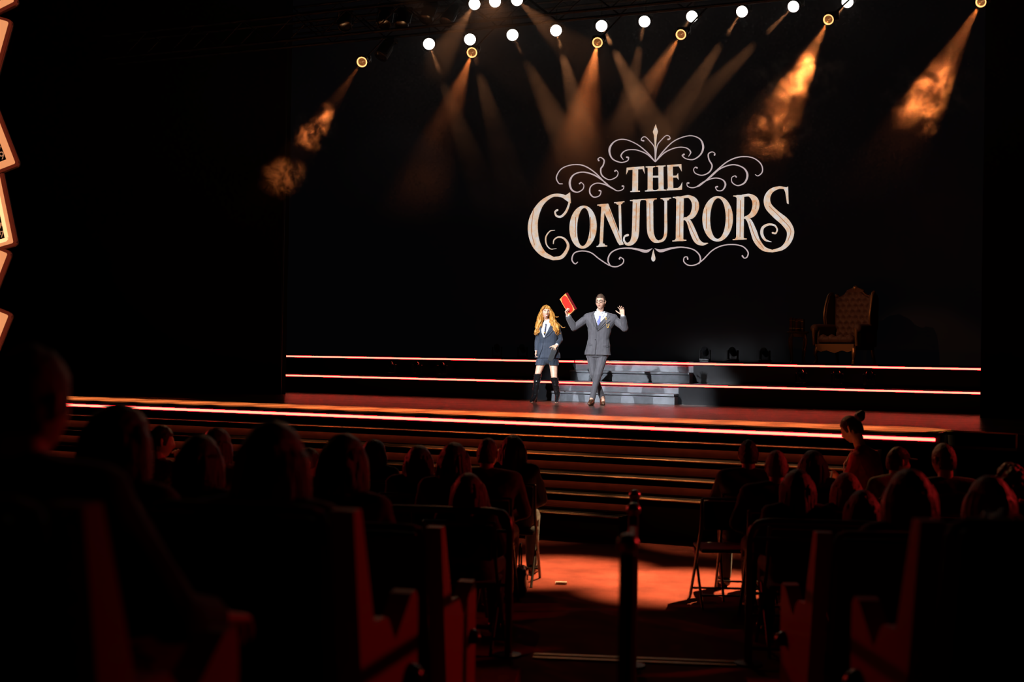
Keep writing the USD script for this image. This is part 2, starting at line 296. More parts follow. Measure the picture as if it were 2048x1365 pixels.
# the wide steps from the stage down to the carpet
STEPS = [(14.95, .89, None), (14.3, .72, None), (13.7, .553, None), (13.15, .393, None), (12.65, .243, None)]
ends = {0: on_y(1752, 890, 14.95)[0], 1: on_y(1740, 930, 14.3)[0], 2: on_y(1433, 968, 13.7)[0], 3: on_y(1400, 1004, 13.15)[0], 4: on_y(1237, 1039, 12.65)[0]}
s = thing('stage_steps', 'wide lit steps that lead down from the stage front to the carpet', 'steps')
prev = 15.40
for k, (y, z, xe) in enumerate(STEPS):
    xe = ends.get(k, -1.25); z0 = 0 if k >= 3 else STEPS[k+1][1]
    obj('tread', cat_([box(-19, xe, y, prev, z-.04, z), box(-19, xe, y, y+.016, z-.068, z-.0401)]), 'drape', s, smooth=False)
    obj('nosing', cat_([tm(rbox(-19, xe, y-.012, y+.03, z-.008, z+.008, .004)), tm(rbox(-19, xe, y+.10, y+.125, z-.004, z+.006, .003))]), 'brass', s)
    last = k == 4
    if k < 3: obj('riser', box(-19, xe, y+.085, y+.10, STEPS[k+1][1], z-.041), 'step_wood', s, smooth=False); obj('light_tape', box(-19, xe-.01, y+.02, y+.032, z-.052, z-.043), 'led_step', s, smooth=False)
    prev = y+.085
# gold edges of the last two steps need their own faces: a lit riser where the next step runs below, a black wall elsewhere
y4, z4, _ = STEPS[3]; y5, z5, _ = STEPS[4]
obj('riser', box(-19, ends[4], y4+.085, y4+.10, z5, z4-.041), 'step_wood', s, smooth=False)
obj('light_tape', box(-19, ends[4]-.01, y4+.02, y4+.032, z4-.052, z4-.043), 'led_step', s, smooth=False)
obj('base_wall', box(ends[4], ends[3], y4+.012, y4+.045, 0, z4-.042), 'black', s, smooth=False); obj('base_wall', box(-19, ends[4], y5+.02, y5+.045, 0, z5-.042), 'black', s, smooth=False)
obj('side_wall', box(ends[3]+.002, ends[3]+.03, y4, STEPS[2][0]+.04, 0, z4-.002), 'black', s, smooth=False); obj('side_wall', box(ends[2]+.002, ends[2]+.03, STEPS[2][0], STEPS[1][0]+.04, 0, STEPS[2][1]-.002), 'black', s, smooth=False)
obj('base_wall', box(ends[2], ends[1], STEPS[1][0]+.086, STEPS[1][0]+.12, 0, STEPS[1][1]-.17), 'drape', s, smooth=False); obj('side_wall', box(ends[1]-.03, ends[1]-.002, STEPS[1][0]+.09, STEPS[0][0]+.05, 0, STEPS[1][1]-.042), 'drape', s, smooth=False); obj('side_wall', box(ends[0]-.03, ends[0]-.002, STEPS[0][0]+.09, 15.40, 0, STEPS[0][1]-.042), 'drape', s, smooth=False)
# black stage extension at the right
w = thing('stage_extension', 'black boxed extension with thin bright edges at the right end of the stage', 'stage box', on_z(1965, 875, 1.0))
p0 = on_z(1892, 862, S); p1 = on_z(2034, 868, S); o = on_z(1965, 875, 1.0)
A, Bp = p0-o, p1-o; dv = (Bp-A)/np.linalg.norm(Bp-A); nv = np.array([dv[1], -dv[0], 0]); L = np.linalg.norm(Bp-A)
def slab(u0, u1, v0, v1, z0, z1):
    b = box(u0, u1, v0, v1, z0, z1); M = np.eye(4); M[:3, 0], M[:3, 1], M[:3, 3] = dv, -nv, A; b.apply_transform(M); return b
obj('front_panel', slab(0, L, .0, .04, -.17, -.012), 'drape', w, False); obj('deck', slab(0, L+3, .0, .9, -.012, .004), 'boards', w, False)
obj('edge_trim', cat_([slab(0, L, -.012, .008, -.012, .008), slab(L-.012, L+.01, -.014, .0, -.17, 0)]), 'brass', w, False)
obj('corner_plate', slab(-.10, .0, -.60, .05, -.006, .006), 'brass', w, False); obj('side_return', slab(0, .02, 0, .9, -.17, -.012), 'black', w, False)
obj('underside', slab(.05, L, .02, .8, -.20, -.171), 'step_wood', w, False)

# ------------------------------------------------------------------ haze over the stage
haze = usdkit.material(stage, T + 'haze', {"g": ("geometry", {}), "n": ("noise_texture", {"scale": .55, "detail": 4.0, "roughness": .55}), "r": ("map_range", {"from_min": .36, "from_max": .72, "to_min": .002, "to_max": .030, "clamp": True}),
    "s": ("separate_xyz", {}), "h": ("map_range", {"range_type": "smoothstep", "from_min": 3.7, "from_max": 6.6, "to_min": 0.0, "to_max": 1.0, "clamp": True}), "m": ("math", {"math_type": "multiply"}),
    "v": ("principled_volume", {"color": (.95, .9, .85), "anisotropy": .35})},
    [("g.position", "n.vector"), ("n.fac", "r.value"), ("g.position", "s.vector"), ("s.z", "h.value"), ("r.result", "m.value1"), ("h.result", "m.value2"), ("m.value", "v.density")], volume="v.volume")
obj('haze', box(x_l+.03, x_r-.03, 20.6, 24.9, T2+1.5, 10.5), haze, smooth=False, label='thin brown haze hanging over the stage in front of the video wall', cat='haze', kind='stuff')
obj('haze', box(-18, 1, 15.6, 20.33, S+2.0, 10.5), haze, smooth=False, label='thin brown haze in front of the black portal flats', cat='haze', kind='stuff')
def smoke(name, label, center, size, dens, seed, lo=.47):
    """A drifting puff: a lumpy closed shell filled with curling smoke."""
    m = trimesh.creation.icosphere(3, 1.0); v = m.vertices
    m.vertices = v*np.array(size)*(.75+.5*meshkit.fbm(v*1.7+seed, 3))[:, None]
    k = usdkit.material(stage, T + name + str(seed), {"g": ("texture_coordinate", {}), "a": ("mapping", {"location": (seed*3.1, 0, 0)}), "n": ("noise_texture", {"scale": 3.6, "detail": 9.0, "roughness": .70, "distortion": .35}), "r": ("map_range", {"from_min": lo, "from_max": lo+.22, "to_min": 0.0, "to_max": 1.0, "clamp": True}),
        "l": ("vector_math", {"math_type": "length"}), "w": ("mapping", {"scale": (1/size[0], 1/size[1], 1/size[2])}), "f": ("map_range", {"range_type": "smoothstep", "from_min": .35, "from_max": .95, "to_min": 1.0, "to_max": 0.0, "clamp": True}), "pw": ("math", {"math_type": "power", "value2": 1.8}), "k": ("math", {"math_type": "multiply", "value2": dens}), "m": ("math", {"math_type": "multiply"}),
        "v": ("principled_volume", {"color": (.95, .85, .7), "anisotropy": .2})},
        [("g.object", "a.vector"), ("a.vector", "n.vector"), ("n.fac", "r.value"), ("g.object", "w.vector"), ("w.vector", "l.vector1"), ("l.value", "f.value"), ("r.result", "pw.value1"), ("pw.value", "k.value1"), ("k.value", "m.value1"), ("f.result", "m.value2"), ("m.value", "v.density")], volume="v.volume")
    q = obj(name, m, k, smooth=False, label=label, cat='smoke', kind='stuff'); UsdGeom.Xformable(q).AddTranslateOp().Set(Gf.Vec3d(*map(float, center)))

# ------------------------------------------------------------------ lamps
def lamp_body(t, M, ztop, r=.095, lit='white', length=.17, ty=None):
    """Moving-head lamp, lens looking along -z, origin at the lens."""
    obj('housing', lathe([(0, length), (r*.8, length), (r*1.05, length*.8), (r*1.12, .05), (r*1.12, -.015), (r*1.02, -.015), (r*1.02, .02), (0, .02)], 20), 'black', t)
    if lit == 'white': obj('lens', lathe([(0, -.004), (r*.9, -.001), (r*1.0, .01), (0, .012)], 24), 'lens_white', t)
    elif lit == 'orange':
        obj('lens', lathe([(0, -.012), (r*.5, -.008), (r*.74, .004), (0, .012)], 24), 'lens_orange', t)
        obj('lens_ring', lathe([(r*.76, -.004), (r*1.0, -.006), (r*1.0, .012), (r*.76, .012), (r*.76, -.004)], 24), 'ring_orange', t)
    else: obj('lens', lathe([(0, -.006), (r*.7, .0), (r*1.0, .012), (0, .014)], 20), 'black_gloss', t)
    for sx in (-1, 1): obj('yoke_arm', box(min(sx*r*1.3, sx*r*1.15), max(sx*r*1.3, sx*r*1.15), -.015, .015, .03, length+.05), 'black', t, smooth=False)
    obj('base', tm(rbox(-r*1.3, r*1.3, -.06, .06, length+.04, length+.10, .015)), 'black', t)
    # a rod from the base straight up to the truss
    R_ = np.array(M)[:3, :3]; b0 = np.array([0, 0, length+.07]); bw = b0@R_+np.array(M)[3, :3]
    end = np.array([bw[0]+(.34 if lit == 'orange' else 0), bw[1] if ty is None else ty, ztop])
    if end[2]-bw[2] > .02: obj('hanger', tube([b0, R_@(end-np.array(M)[3, :3])], .012, 6), 'black', t)
ordinal = ['first', 'second', 'third', 'fourth', 'fifth', 'sixth', 'seventh', 'eighth', 'ninth', 'tenth']
unit_ = lambda v: np.asarray(v, float)/np.linalg.norm(v)
zt = lambda px, py, Y: on_y(px, py, Y)[2]
Z_ROW, Z_FRONT, Z_TOP = zt(1203, 52, ROW_Y)+.45, zt(1195, 85, FRONT_Y)+.45, zt(990, 3, TOP_Y)+.45
for i, ((px, py), t, a, pw) in enumerate(WHITE_LAMPS):
    p = on_y(px, py, row_of(i)); aim = np.array(t)*.45 + np.array([-2.5, 2, 1.5])*.55; M = frame_to(p, aim); rr = 11.5*np.dot(p-EYE, FWD)/FPX   # the lens looks half to its target, half to the house
    label = f'blinding white stage lamp, {["leftmost", "middle one", "rightmost"][i-10]} of the three at the top edge of the picture' if i >= 10 else f'blinding white stage lamp, {ordinal[i]} from the left in the long rising row'
    lamp_body(thing('stage_lamp', label, 'stage lamp', group='white lamps at the top edge' if i >= 10 else 'long row of white lamps', M=M), M, Z_TOP+.25 if i >= 10 else Z_ROW, rr, 'white', ty=TOP_Y-.26 if i >= 10 else ROW_Y+.2)
for i, ((px, py), t, a, pw) in enumerate(ORANGE_LAMPS):
    p = on_y(px, py, FRONT_Y); rr = 10.5*np.dot(p-EYE, FWD)/FPX; M = frame_to(p, np.array(t)*.35 + np.array([-2.5, 2, 1.5])*.65)
    lamp_body(thing('beam_lamp', f'dim lamp with a glowing orange ring round its lens, {ordinal[i]} from the left of six', 'stage lamp', group='lamps with orange rings', M=M), M, Z_FRONT, rr, 'orange', ty=FRONT_Y+.26)
for i, (p, t, a, pw) in enumerate(AISLE_LAMPS):
    p = np.array(p); M = frame_to(p, t); lamp = thing('aisle_lamp', ('right' if i == 0 else 'left') + ' one of two added unseen lamps with shutters, lighting the aisle carpet', 'stage lamp', M=M); lamp_body(lamp, M, 12.99, .08, None)
    src = p+unit_(np.array(t)-p)*.05; a_ = unit_(np.array([t[0], SHUTTER_Y, 0])-src); n_ = unit_(np.array([0, 1., 0])-a_*a_[1]); c_ = src+a_*.40+n_*.13
    q = box(-.22, .22, -.13, .13, -.003, .003); q.vertices = (q.vertices[:, [0]]*np.array([1., 0, 0])+q.vertices[:, [1]]*n_+q.vertices[:, [2]]*a_+c_-M[3, :3])@M[:3, :3].T; q.fix_normals()
    obj('shutter', q, 'black', lamp, smooth=False)  # black plate added to end the beam in a straight line
for i, (px, py, w) in enumerate(((690, 52, 'far left'), (768, 48, 'second'), (803, 50, 'third'), (852, 38, 'fourth'), (892, 44, 'fifth'), (762, 112, 'lowest'))):
    p = on_y(px, py, FRONT_Y); M = frame_to(p, p+np.array([.9-.3*i, -1.5, -2.2]))
    lamp_body(thing('dark_lamp', f'unlit black stage lamp in the dark upper left, {["leftmost", "second from the left", "third from the left", "fourth from the left", "rightmost", "lowest"][i]} of them', 'stage lamp', group='unlit lamps at the upper left', M=M), M, Z_FRONT, .10, None, .26, FRONT_Y+.26)
# trusses the lamps hang on
def truss(p0, p1, label):
    p0, p1 = np.array(p0, float), np.array(p1, float); L = np.linalg.norm(p1-p0); t = thing('lighting_truss', label, 'truss', p0)
    e = (p1-p0)/L; u = np.array([0, 0, 1.]); s_ = np.cross(e, u)
    for k, (a, b) in enumerate(((-.2, 0), (.2, 0), (-.2, .4), (.2, .4))): obj('chord', tube([s_*a+u*b, e*L+s_*a+u*b], .025, 6), 'black', t)
    m = []; n = int(L/.5)
    for i in range(n):
        for a in (-.2, .2): m.append(tube([e*L*i/n+s_*a+u*(0 if i % 2 else .4), e*L*(i+1)/n+s_*a+u*(.4 if i % 2 else 0)], .011, 5))
    obj('lattice', cat_(m), 'black', t, kind='stuff')
truss((-16, ROW_Y, Z_ROW), (1, ROW_Y, Z_ROW), 'black lighting truss that carries the long row of white lamps')
truss((-16, FRONT_Y+.06, Z_FRONT), (1, FRONT_Y+.06, Z_FRONT), 'black lighting truss that carries the orange ringed lamps')
truss((-13, TOP_Y-.06, Z_TOP+.25), (1, TOP_Y-.06, Z_TOP+.25), 'black lighting truss above the three lamps at the top edge')
# small moving heads standing on the tiers
def floor_lamp(loc, rz, label, group):
    t = thing('floor_lamp', label, 'stage lamp', loc, rz, group); n0 = len(list(stage.Traverse())); k_ = .68
    obj('base', tm(rbox(-.14, .14, -.11, .11, 0, .10, .02)), 'black_gloss', t)
    for sx in (-1, 1): obj('yoke_arm', tm(rbox(min(sx*.15, sx*.115), max(sx*.15, sx*.115), -.04, .04, .09, .34, .012)), 'black_gloss', t)
    h = lathe([(0, -.12), (.075, -.11), (.085, -.02), (.09, .10), (.07, .14), (0, .13)], 16); h.apply_transform(trimesh.transformations.rotation_matrix(math.radians(55), [1, 0, 0])); h.apply_translation([0, 0, .29])
    obj('head', h, 'black_gloss', t); obj('handle', tube([(-.1, -.12, .06), (-.1, -.15, .08), (.1, -.15, .08), (.1, -.12, .06)], .008, 6), 'metal', t)
    for q in t.GetChildren(): UsdGeom.Xformable(q).AddScaleOp().Set(Gf.Vec3f(k_, k_, k_))
    return t
fl = None
for i, px in enumerate((782, 834, 884, 1602, 1674, 1738)):
    p = on_y(px, 755, Y1+.55); lab = f'small black moving lamp on the lower tier, {["first", "second", "third"][i % 3]} of the {"left" if i < 3 else "right"} trio'
    loc = (p[0], Y1+.55, T1)
    fl = floor_lamp(loc, .1*(i % 3), lab, 'small lamps on the lower tier') if fl is None else copy_of(fl, loc, .1*(i % 3), lab)
for i, px in enumerate((994, 1045, 1410, 1466, 1530)):
    p = on_y(px, 715, Y2+.5); copy_of(fl, (p[0], Y2+.5, T2), .3-.15*i, group='small lamps on the upper tier', label=['small black lamp on the upper tier, farthest left beside the woman', 'small black lamp on the upper tier just behind the woman', 'small black lamp on the upper tier right of the man, nearest the stair', 'small black lamp on the upper tier with a cool glint, second right of the man', 'small black lamp on the upper tier, nearest the side table'][i])
# ------------------------------------------------------------------ video wall with the show's title
SCREEN_Y = 25.4
scr = thing('video_wall', 'huge black video wall with the ornate cream title glowing on it', 'video screen', (-8, SCREEN_Y, T2))
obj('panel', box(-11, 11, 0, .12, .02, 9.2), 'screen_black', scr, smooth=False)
CU = .27832
def face(u, v, w):
    """Title drawing units (a sheet 2048 wide) to the face of the video wall."""
    return on_y(1040+u*CU, 240+v*CU, SCREEN_Y-.001-w) - np.array([-8, SCREEN_Y, T2])
def stroke(P, W, n=14, raw=False):
    P = np.array(P, float); W = np.broadcast_to(W, len(P)).astype(float)
    if not raw and len(P) > 2:
        Q = spline(np.c_[P, W], n); P, W = Q[:, :2], np.maximum(Q[:, 2], 2.5)
    segs = []
    for a, b, wa, wb in zip(P[:-1], P[1:], W[:-1], W[1:]):
        segs.append(union_all([Point(a).buffer(wa/2, 5), Point(b).buffer(wb/2, 5)]).convex_hull)
    return union_all(segs)
def flat(name, poly, m, w=.012, label=None):
    poly = poly.buffer(0).simplify(.25); t = extrude(poly, 1.0); v = t.vertices
    # rows of the sheet map onto the wall plane; the third coordinate is the thickness
    P = np.array([face(a, b, c*w+w*.0) for a, b, c in v]); t.vertices = P; t.invert() if t.volume < 0 else None
    return obj(name, t, m, scr, smooth=False, label=label)
def flatw(name, poly, m, w0, w1):
    poly = poly.buffer(0).simplify(.25); t = extrude(poly, 1.0); t.vertices = np.array([face(a, b, w0+c*(w1-w0)) for a, b, c in t.vertices]); t.invert() if t.volume < 0 else None
    return obj(name, t, m, scr, smooth=False)
def ellipse(cx, cy, rx, ry, deg=0): return affinity.rotate(affinity.scale(Point(cx, cy).buffer(1, 40), rx, ry), deg, origin=(cx, cy))
def poly(*p): return Polygon(p).buffer(0)
def stem(p0, p1, w0, w1=None):
    """A straight stroke with square ends."""
    w1 = w1 or w0; return poly((p0[0]-w0/2, p0[1]), (p0[0]+w0/2, p0[1]), (p1[0]+w1/2, p1[1]), (p1[0]-w1/2, p1[1]))
def serif(x0, x1, y, h, ang=-3.3, up=True):
    """A hairline foot with small concave brackets."""
    c = (x0+x1)/2; s = -1 if up else 1; a = (x1-x0)*.24
    q = poly((x0, y), (x1, y), (x1+1, y+s*7), (c+a+(x1-c-a)*.35, y+s*9), (c+a, y+s*h), (c-a, y+s*h), (c-a-(c-a-x0)*.35, y+s*9), (x0-1, y+s*7))
    return affinity.rotate(q, ang, origin=(c, y))
L = {}
L['C'] = union_all([stroke([(338, 560), (290, 543), (225, 548), (150, 605), (102, 700), (92, 790), (112, 885), (165, 960), (240, 998)], [26, 24, 22, 38, 62, 72, 64, 42, 24]), stroke([(240, 998), (300, 985), (340, 930), (343, 890), (315, 852), (275, 843), (245, 862), (239, 890)], [24, 26, 22, 18, 14, 11, 9, 6]),
    stroke([(356, 560), (352, 605), (330, 660), (295, 695), (262, 690), (252, 662), (268, 648)], [14, 14, 17, 16, 14, 12, 15]), poly((360, 520), (366, 600), (340, 585), (300, 556), (322, 545))])
L['C2'] = stroke([(250, 793), (215, 800), (186, 842), (190, 895), (220, 928), (262, 925)], [4, 8, 10, 9, 7, 3])
L['O'] = ellipse(453, 771, 98, 155, 3).difference(ellipse(456, 770, 46, 137, 3))
L['N'] = union_all([stem((597, 606), (582, 910), 24), poly((578, 605), (634, 602), (745, 895), (716, 902), (700, 880)), stem((716, 588), (724, 885), 18), serif(550, 626, 912, 22), serif(676, 750, 588, 20, -6, False), serif(555, 615, 606, 16, -6, False)])
L['J'] = union_all([stroke([(835, 600), (832, 740), (826, 835), (803, 882), (768, 893), (747, 866), (752, 838), (774, 828)], [52, 52, 50, 34, 20, 14, 13, 18]), stem((838, 572), (834, 640), 52), serif(790, 884, 572, 22, -5, False)])
L['U'] = union_all([stem((932, 568), (934, 700), 48), stem((1047, 561), (1047, 700), 20), stroke([(933, 610), (934, 700), (938, 810), (962, 862), (993, 876)], [48, 48, 46, 34, 16]), stroke([(993, 876), (1028, 862), (1046, 815), (1047, 690), (1047, 600)], [16, 20, 22, 20, 20]), serif(884, 982, 566, 22, -3, False), serif(1010, 1086, 560, 20, -3, False)])
def letter_r(dx, dy, sx=1.0):
    f = lambda pts: [(1150+(x-1150)*sx+dx, y+dy) for x, y in pts]
    return [stem(*f([(1150, 550), (1146, 872)]), 54), affinity.translate(serif(1095, 1195, 872, 22), dx, dy), affinity.translate(serif(1098, 1180, 552, 16, -2, False), dx, dy),
            stroke(f([(1165, 556), (1215, 552), (1254, 585), (1260, 635), (1235, 690), (1185, 713), (1160, 713)]), [18, 22, 46, 50, 38, 16, 14])]
L['R'] = union_all(letter_r(0, 0) + [stroke([(1186, 708), (1215, 735), (1245, 810), (1272, 868), (1310, 892), (1350, 886)], [18, 34, 46, 42, 24, 5])])
L['O_'] = ellipse(1420, 711, 110, 164, 1).difference(ellipse(1422, 709, 56, 146, 1))
L['R_'] = union_all(letter_r(434, -10) + [stroke([(1622, 700), (1650, 730), (1678, 800), (1702, 868), (1750, 925), (1812, 944)], [18, 34, 46, 46, 34, 18])])
L['S'] = union_all([stroke([(1912, 492), (1860, 487), (1805, 510), (1776, 560), (1785, 620), (1840, 680), (1905, 735), (1943, 800), (1930, 870), (1885, 922), (1812, 944)], [16, 20, 32, 44, 52, 58, 62, 54, 42, 28, 18]), poly((1926, 478), (1931, 606), (1918, 600), (1906, 520), (1895, 496)),
    stroke([(1806, 877), (1762, 862), (1738, 820), (1745, 775), (1785, 752), (1828, 758), (1848, 788), (1836, 816), (1816, 812)], [4, 16, 22, 20, 16, 13, 11, 12, 14])])
L['T'] = union_all([stem((829, 338), (827, 517), 40, 42), poly((766, 343), (892, 333), (893, 352), (768, 362)), poly((766, 343), (782, 342), (775, 372), (762, 394)), poly((892, 333), (876, 334), (884, 362), (896, 388)), serif(793, 862, 518, 16, -2), ])
L['H'] = union_all([stem((936, 333), (935, 513), 37), stem((1012, 328), (1014, 509), 37), poly((936, 402), (1014, 400), (1014, 414), (936, 416)), serif(898, 974, 514, 15, -2), serif(974, 1050, 510, 15, -2), serif(903, 972, 333, 14, -3, False), serif(978, 1046, 328, 14, -3, False)])
L['E'] = union_all([stem((1078, 326), (1082, 502), 39), poly((1056, 325), (1160, 317), (1162, 372), (1150, 350), (1140, 334), (1058, 338)), poly((1082, 402), (1124, 400), (1136, 382), (1140, 432), (1126, 414), (1082, 416)), poly((1052, 508), (1164, 502), (1166, 446), (1152, 474), (1136, 488), (1056, 494))])
for k, m in (('T', 0), ('H', 0), ('E', 0), ('C', 0), ('O', 0), ('N', 0), ('J', 0), ('U', 0), ('R', 0), ('O_', 0), ('R_', 0), ('S', 0)):
    flat('letter', L[k], 'logo', .014, f'glowing cream letter {k[0]}')
for pts in ([(98, 640), (82, 790), (104, 900)], [(400, 700), (398, 840)], [(508, 700), (506, 850)], [(640, 640), (690, 770), (722, 860)], [(836, 600), (832, 800)], [(932, 600), (935, 800)], [(1150, 590), (1147, 840)], [(1264, 590), (1262, 650)],
            [(1210, 730), (1240, 800), (1275, 870)], [(1340, 640), (1338, 780)], [(1500, 640), (1500, 780)], [(1584, 580), (1581, 840)], [(1698, 590), (1694, 640)], [(1790, 620), (1880, 710), (1945, 790), (1925, 870)], [(1650, 730), (1690, 840), (1750, 925)]):
    flatw('engraved_line', stroke(pts, 5), 'logo_inline', .0145, .018)
def mirror(P, ax=975, k=0.107): return None
ORN = [
 ([(972, 298), (966, 200), (930, 150), (900, 122), (878, 128), (872, 145), (888, 150)], [7, 7, 6, 6, 6, 7, 11]),
 ([(972, 298), (985, 190), (1020, 140), (1050, 113), (1073, 118), (1078, 135), (1064, 140)], [7, 7, 6, 6, 6, 7, 11]),
 ([(970, 300), (920, 240), (840, 175), (750, 140), (680, 155), (643, 210), (660, 275), (720, 305), (770, 295), (780, 272), (768, 268)], [6, 8, 7, 7, 8, 14, 9, 8, 7, 8, 12]),
 ([(970, 300), (910, 245), (830, 215), (760, 220), (726, 255), (742, 286)], [6, 8, 7, 7, 9, 4]),
 ([(974, 300), (1030, 225), (1110, 150), (1215, 114), (1290, 135), (1316, 190), (1300, 245), (1250, 283), (1195, 280), (1167, 258), (1178, 248)], [6, 8, 7, 7, 8, 14, 10, 8, 7, 8, 12]),
 ([(974, 300), (1040, 235), (1120, 200), (1190, 200), (1226, 230), (1212, 262)], [6, 8, 7, 7, 9, 4]),
 ([(305, 460), (278, 455), (262, 410), (300, 350), (380, 322), (460, 330), (540, 380), (620, 460), (680, 500)], [5, 7, 8, 7, 7, 8, 8, 8, 6]),
 ([(660, 492), (600, 440), (530, 395), (450, 375), (385, 395), (358, 445), (370, 500), (410, 520), (450, 500), (458, 470), (440, 450), (428, 458)], [6, 8, 10, 8, 9, 14, 12, 8, 7, 6, 6, 10]),
 ([(668, 496), (610, 465), (550, 455), (508, 480), (502, 525), (530, 555), (570, 545), (582, 515), (570, 508)], [6, 8, 7, 8, 10, 8, 7, 7, 11]),
 ([(660, 490), (700, 510), (738, 500), (746, 478), (736, 476)], [7, 7, 6, 6, 11]),
 ([(566, 292), (560, 280), (580, 270), (604, 290), (598, 325), (580, 355), (590, 400), (640, 430), (690, 412), (705, 382), (692, 362), (682, 368)], [11, 6, 6, 9, 9, 10, 9, 7, 7, 6, 6, 11]),
 ([(1690, 393), (1712, 402), (1742, 370), (1730, 315), (1670, 272), (1580, 266), (1490, 300), (1400, 375), (1330, 440), (1280, 478)], [4, 7, 8, 8, 7, 8, 8, 8, 7, 6]),
 ([(1290, 475), (1370, 410), (1440, 350), (1530, 322), (1605, 345), (1634, 395), (1615, 450), (1565, 472), (1525, 450), (1522, 415), (1545, 402), (1553, 410)], [6, 8, 9, 8, 9, 14, 11, 8, 7, 6, 6, 10]),
 ([(1270, 480), (1330, 440), (1400, 418), (1455, 430), (1476, 465), (1455, 505), (1420, 508), (1405, 485), (1418, 480)], [6, 8, 7, 8, 12, 8, 7, 7, 11]),
 ([(1285, 476), (1240, 488), (1205, 478), (1200, 455), (1212, 454)], [7, 7, 6, 6, 11]),
 ([(1398, 252), (1400, 240), (1380, 230), (1354, 245), (1358, 285), (1380, 330), (1360, 375), (1310, 398), (1262, 385), (1247, 358), (1260, 340), (1272, 345)], [11, 6, 6, 9, 9, 10, 9, 7, 7, 6, 6, 11]),
 ([(415, 1022), (395, 1035), (373, 1005), (390, 958), (445, 942), (510, 955), (570, 1000), (640, 1045), (690, 1056), (735, 1035), (744, 1005), (722, 988), (715, 998)], [5, 8, 9, 8, 8, 8, 8, 8, 8, 8, 7, 7, 12]),
 ([(650, 1050), (632, 1010), (650, 960), (700, 930), (770, 922), (840, 930), (905, 945), (950, 925)], [6, 10, 9, 8, 9, 14, 20, 3]),
 ([(968, 925), (1010, 942), (1080, 925), (1160, 915), (1240, 930), (1285, 965), (1297, 1005), (1285, 1035)], [3, 20, 14, 9, 8, 9, 10, 6]),
 ([(1205, 1000), (1200, 985), (1180, 990), (1178, 1020), (1210, 1045), (1260, 1042), (1310, 1010), (1380, 940), (1450, 905), (1530, 896), (1600, 910), (1638, 950), (1632, 985), (1612, 994), (1598, 978)], [11, 7, 7, 8, 8, 8, 8, 8, 8, 8, 8, 9, 8, 7, 11])]
for P, W in ORN: flat('scroll', stroke(P, np.array(W)*1.05, 8), 'logo_line', .010)
flat('scroll', L['C2'], 'logo', .010)
flat('finial', poly((975, 30), (992, 84), (984, 110), (972, 240), (962, 108), (954, 86)), 'logo', .014)
flat('drop', union_all([ellipse(958, 996, 15, 22), poly((958, 930), (972, 988), (944, 988))]), 'logo', .014)

# ------------------------------------------------------------------ tumbling neon cards up the left edge
CARD_D = 15.0
def card(i, corner, el, es, right_bottom, label, index, pip):
    """corner: the card's right corner in the picture; el, es: directions of its long and short edges there."""
    el, es = np.array(el)/np.hypot(*el), np.array(es)/np.hypot(*es); LW, SW = 205, 145; depth = CARD_D+.06*(i % 2)
    O = at(*corner, depth); u, v = (at(*(np.array(corner)+el*100), depth)-O)/100, (at(*(np.array(corner)+es*100), depth)-O)/100
    n = np.cross(u, v); n /= np.linalg.norm(n); n = -n if n@FWD > 0 else n
    t = thing('neon_card', label, 'neon sign', O, group='column of neon playing cards')
    P = lambda a, b, w: u*a+v*b+n*w
    def plate(name, poly_, w0, w1, m):
        q = extrude(poly_, 1.0); q.vertices = np.array([P(a, b, w0+c*(w1-w0)) for a, b, c in q.vertices]); q.invert() if q.volume < 0 else None; obj(name, q, m, t, smooth=False)
    outer = Polygon([(9, 9), (LW-9, 9), (LW-9, SW-9), (9, SW-9)]).buffer(9, 6); inner = Polygon([(18, 18), (LW-18, 18), (LW-18, SW-18), (18, SW-18)])
    plate('card_face', inner.buffer(1), -.02, .0, 'black_gloss'); plate('back_box', outer, -.10, -.025, 'black')
    ch_ = outer.buffer(-5.5); plate('border', ch_.difference(inner.buffer(-1)), -.05, .012, 'neon_lip'); plate('border_edge', outer.difference(ch_.buffer(-.2)), -.07, -.005, 'neon_edge')
    if i == 3: g = 15.5; ring = [(g+3, g), (LW-g-3, g), (LW-g, g+3), (LW-g, SW-g-3), (LW-g-3, SW-g), (g+3, SW-g), (g, SW-g-3), (g, g+3), (g+3, g)]; obj('neon_tube', tube([P(a, b, .012) for a, b in ring], .022, 8), 'neon', t)
    # corner index, upside down at the lower corners of a card
    q = meshkit.text_mesh(index, 15, 1.0); q.vertices = q.vertices-q.bounds.mean(0); k = 1 if right_bottom else -1
    q.vertices = np.array([P(30-y, 25+k*x, .003+.002*w) for x, y, w in q.vertices]); q.invert() if q.volume < 0 else None; obj('index', q, 'card_print', t, smooth=False)
    sp = union_all([Point(-4, 0).buffer(4.6), Point(4, 0).buffer(4.6), Polygon([(-8.2, 1.5), (8.2, 1.5), (0, 11)]), Polygon([(-1, 0), (1, 0), (3, -8), (-3, -8)])]) if pip else Polygon([(0, -10), (7, 0), (0, 10), (-7, 0)])
    q = extrude(sp, 1.0); q.vertices = np.array([P(48-y*.75, 26+k*x*.75, .003+.002*w) for x, y, w in q.vertices]); q.invert() if q.volume < 0 else None; obj('pip', q, 'card_print', t, smooth=False)
card(0, (36, 5), (-.45, -.89), (-.89, .45), True, 'neon edged playing card, topmost of the tumbling column at the left edge', '7', 0)
card(1, (24, 40), (-.27, .96), (-.96, -.27), False, 'neon edged playing card, second from the top of the column at the left edge', '2', 1)
card(2, (38, 330), (-.36, -.93), (-.93, .36), True, 'neon edged playing card showing a 9 in its lower corner, at the left edge', '6', 0)
card(3, (33, 490), (-.2, -.98), (-.98, .28), True, 'brightest neon edged playing card with a spade and a four upside down', '4', 1)
card(4, (22, 504), (-.36, .93), (-.93, -.36), False, 'neon edged playing card just under the four of spades, at the left edge', '6', 0)
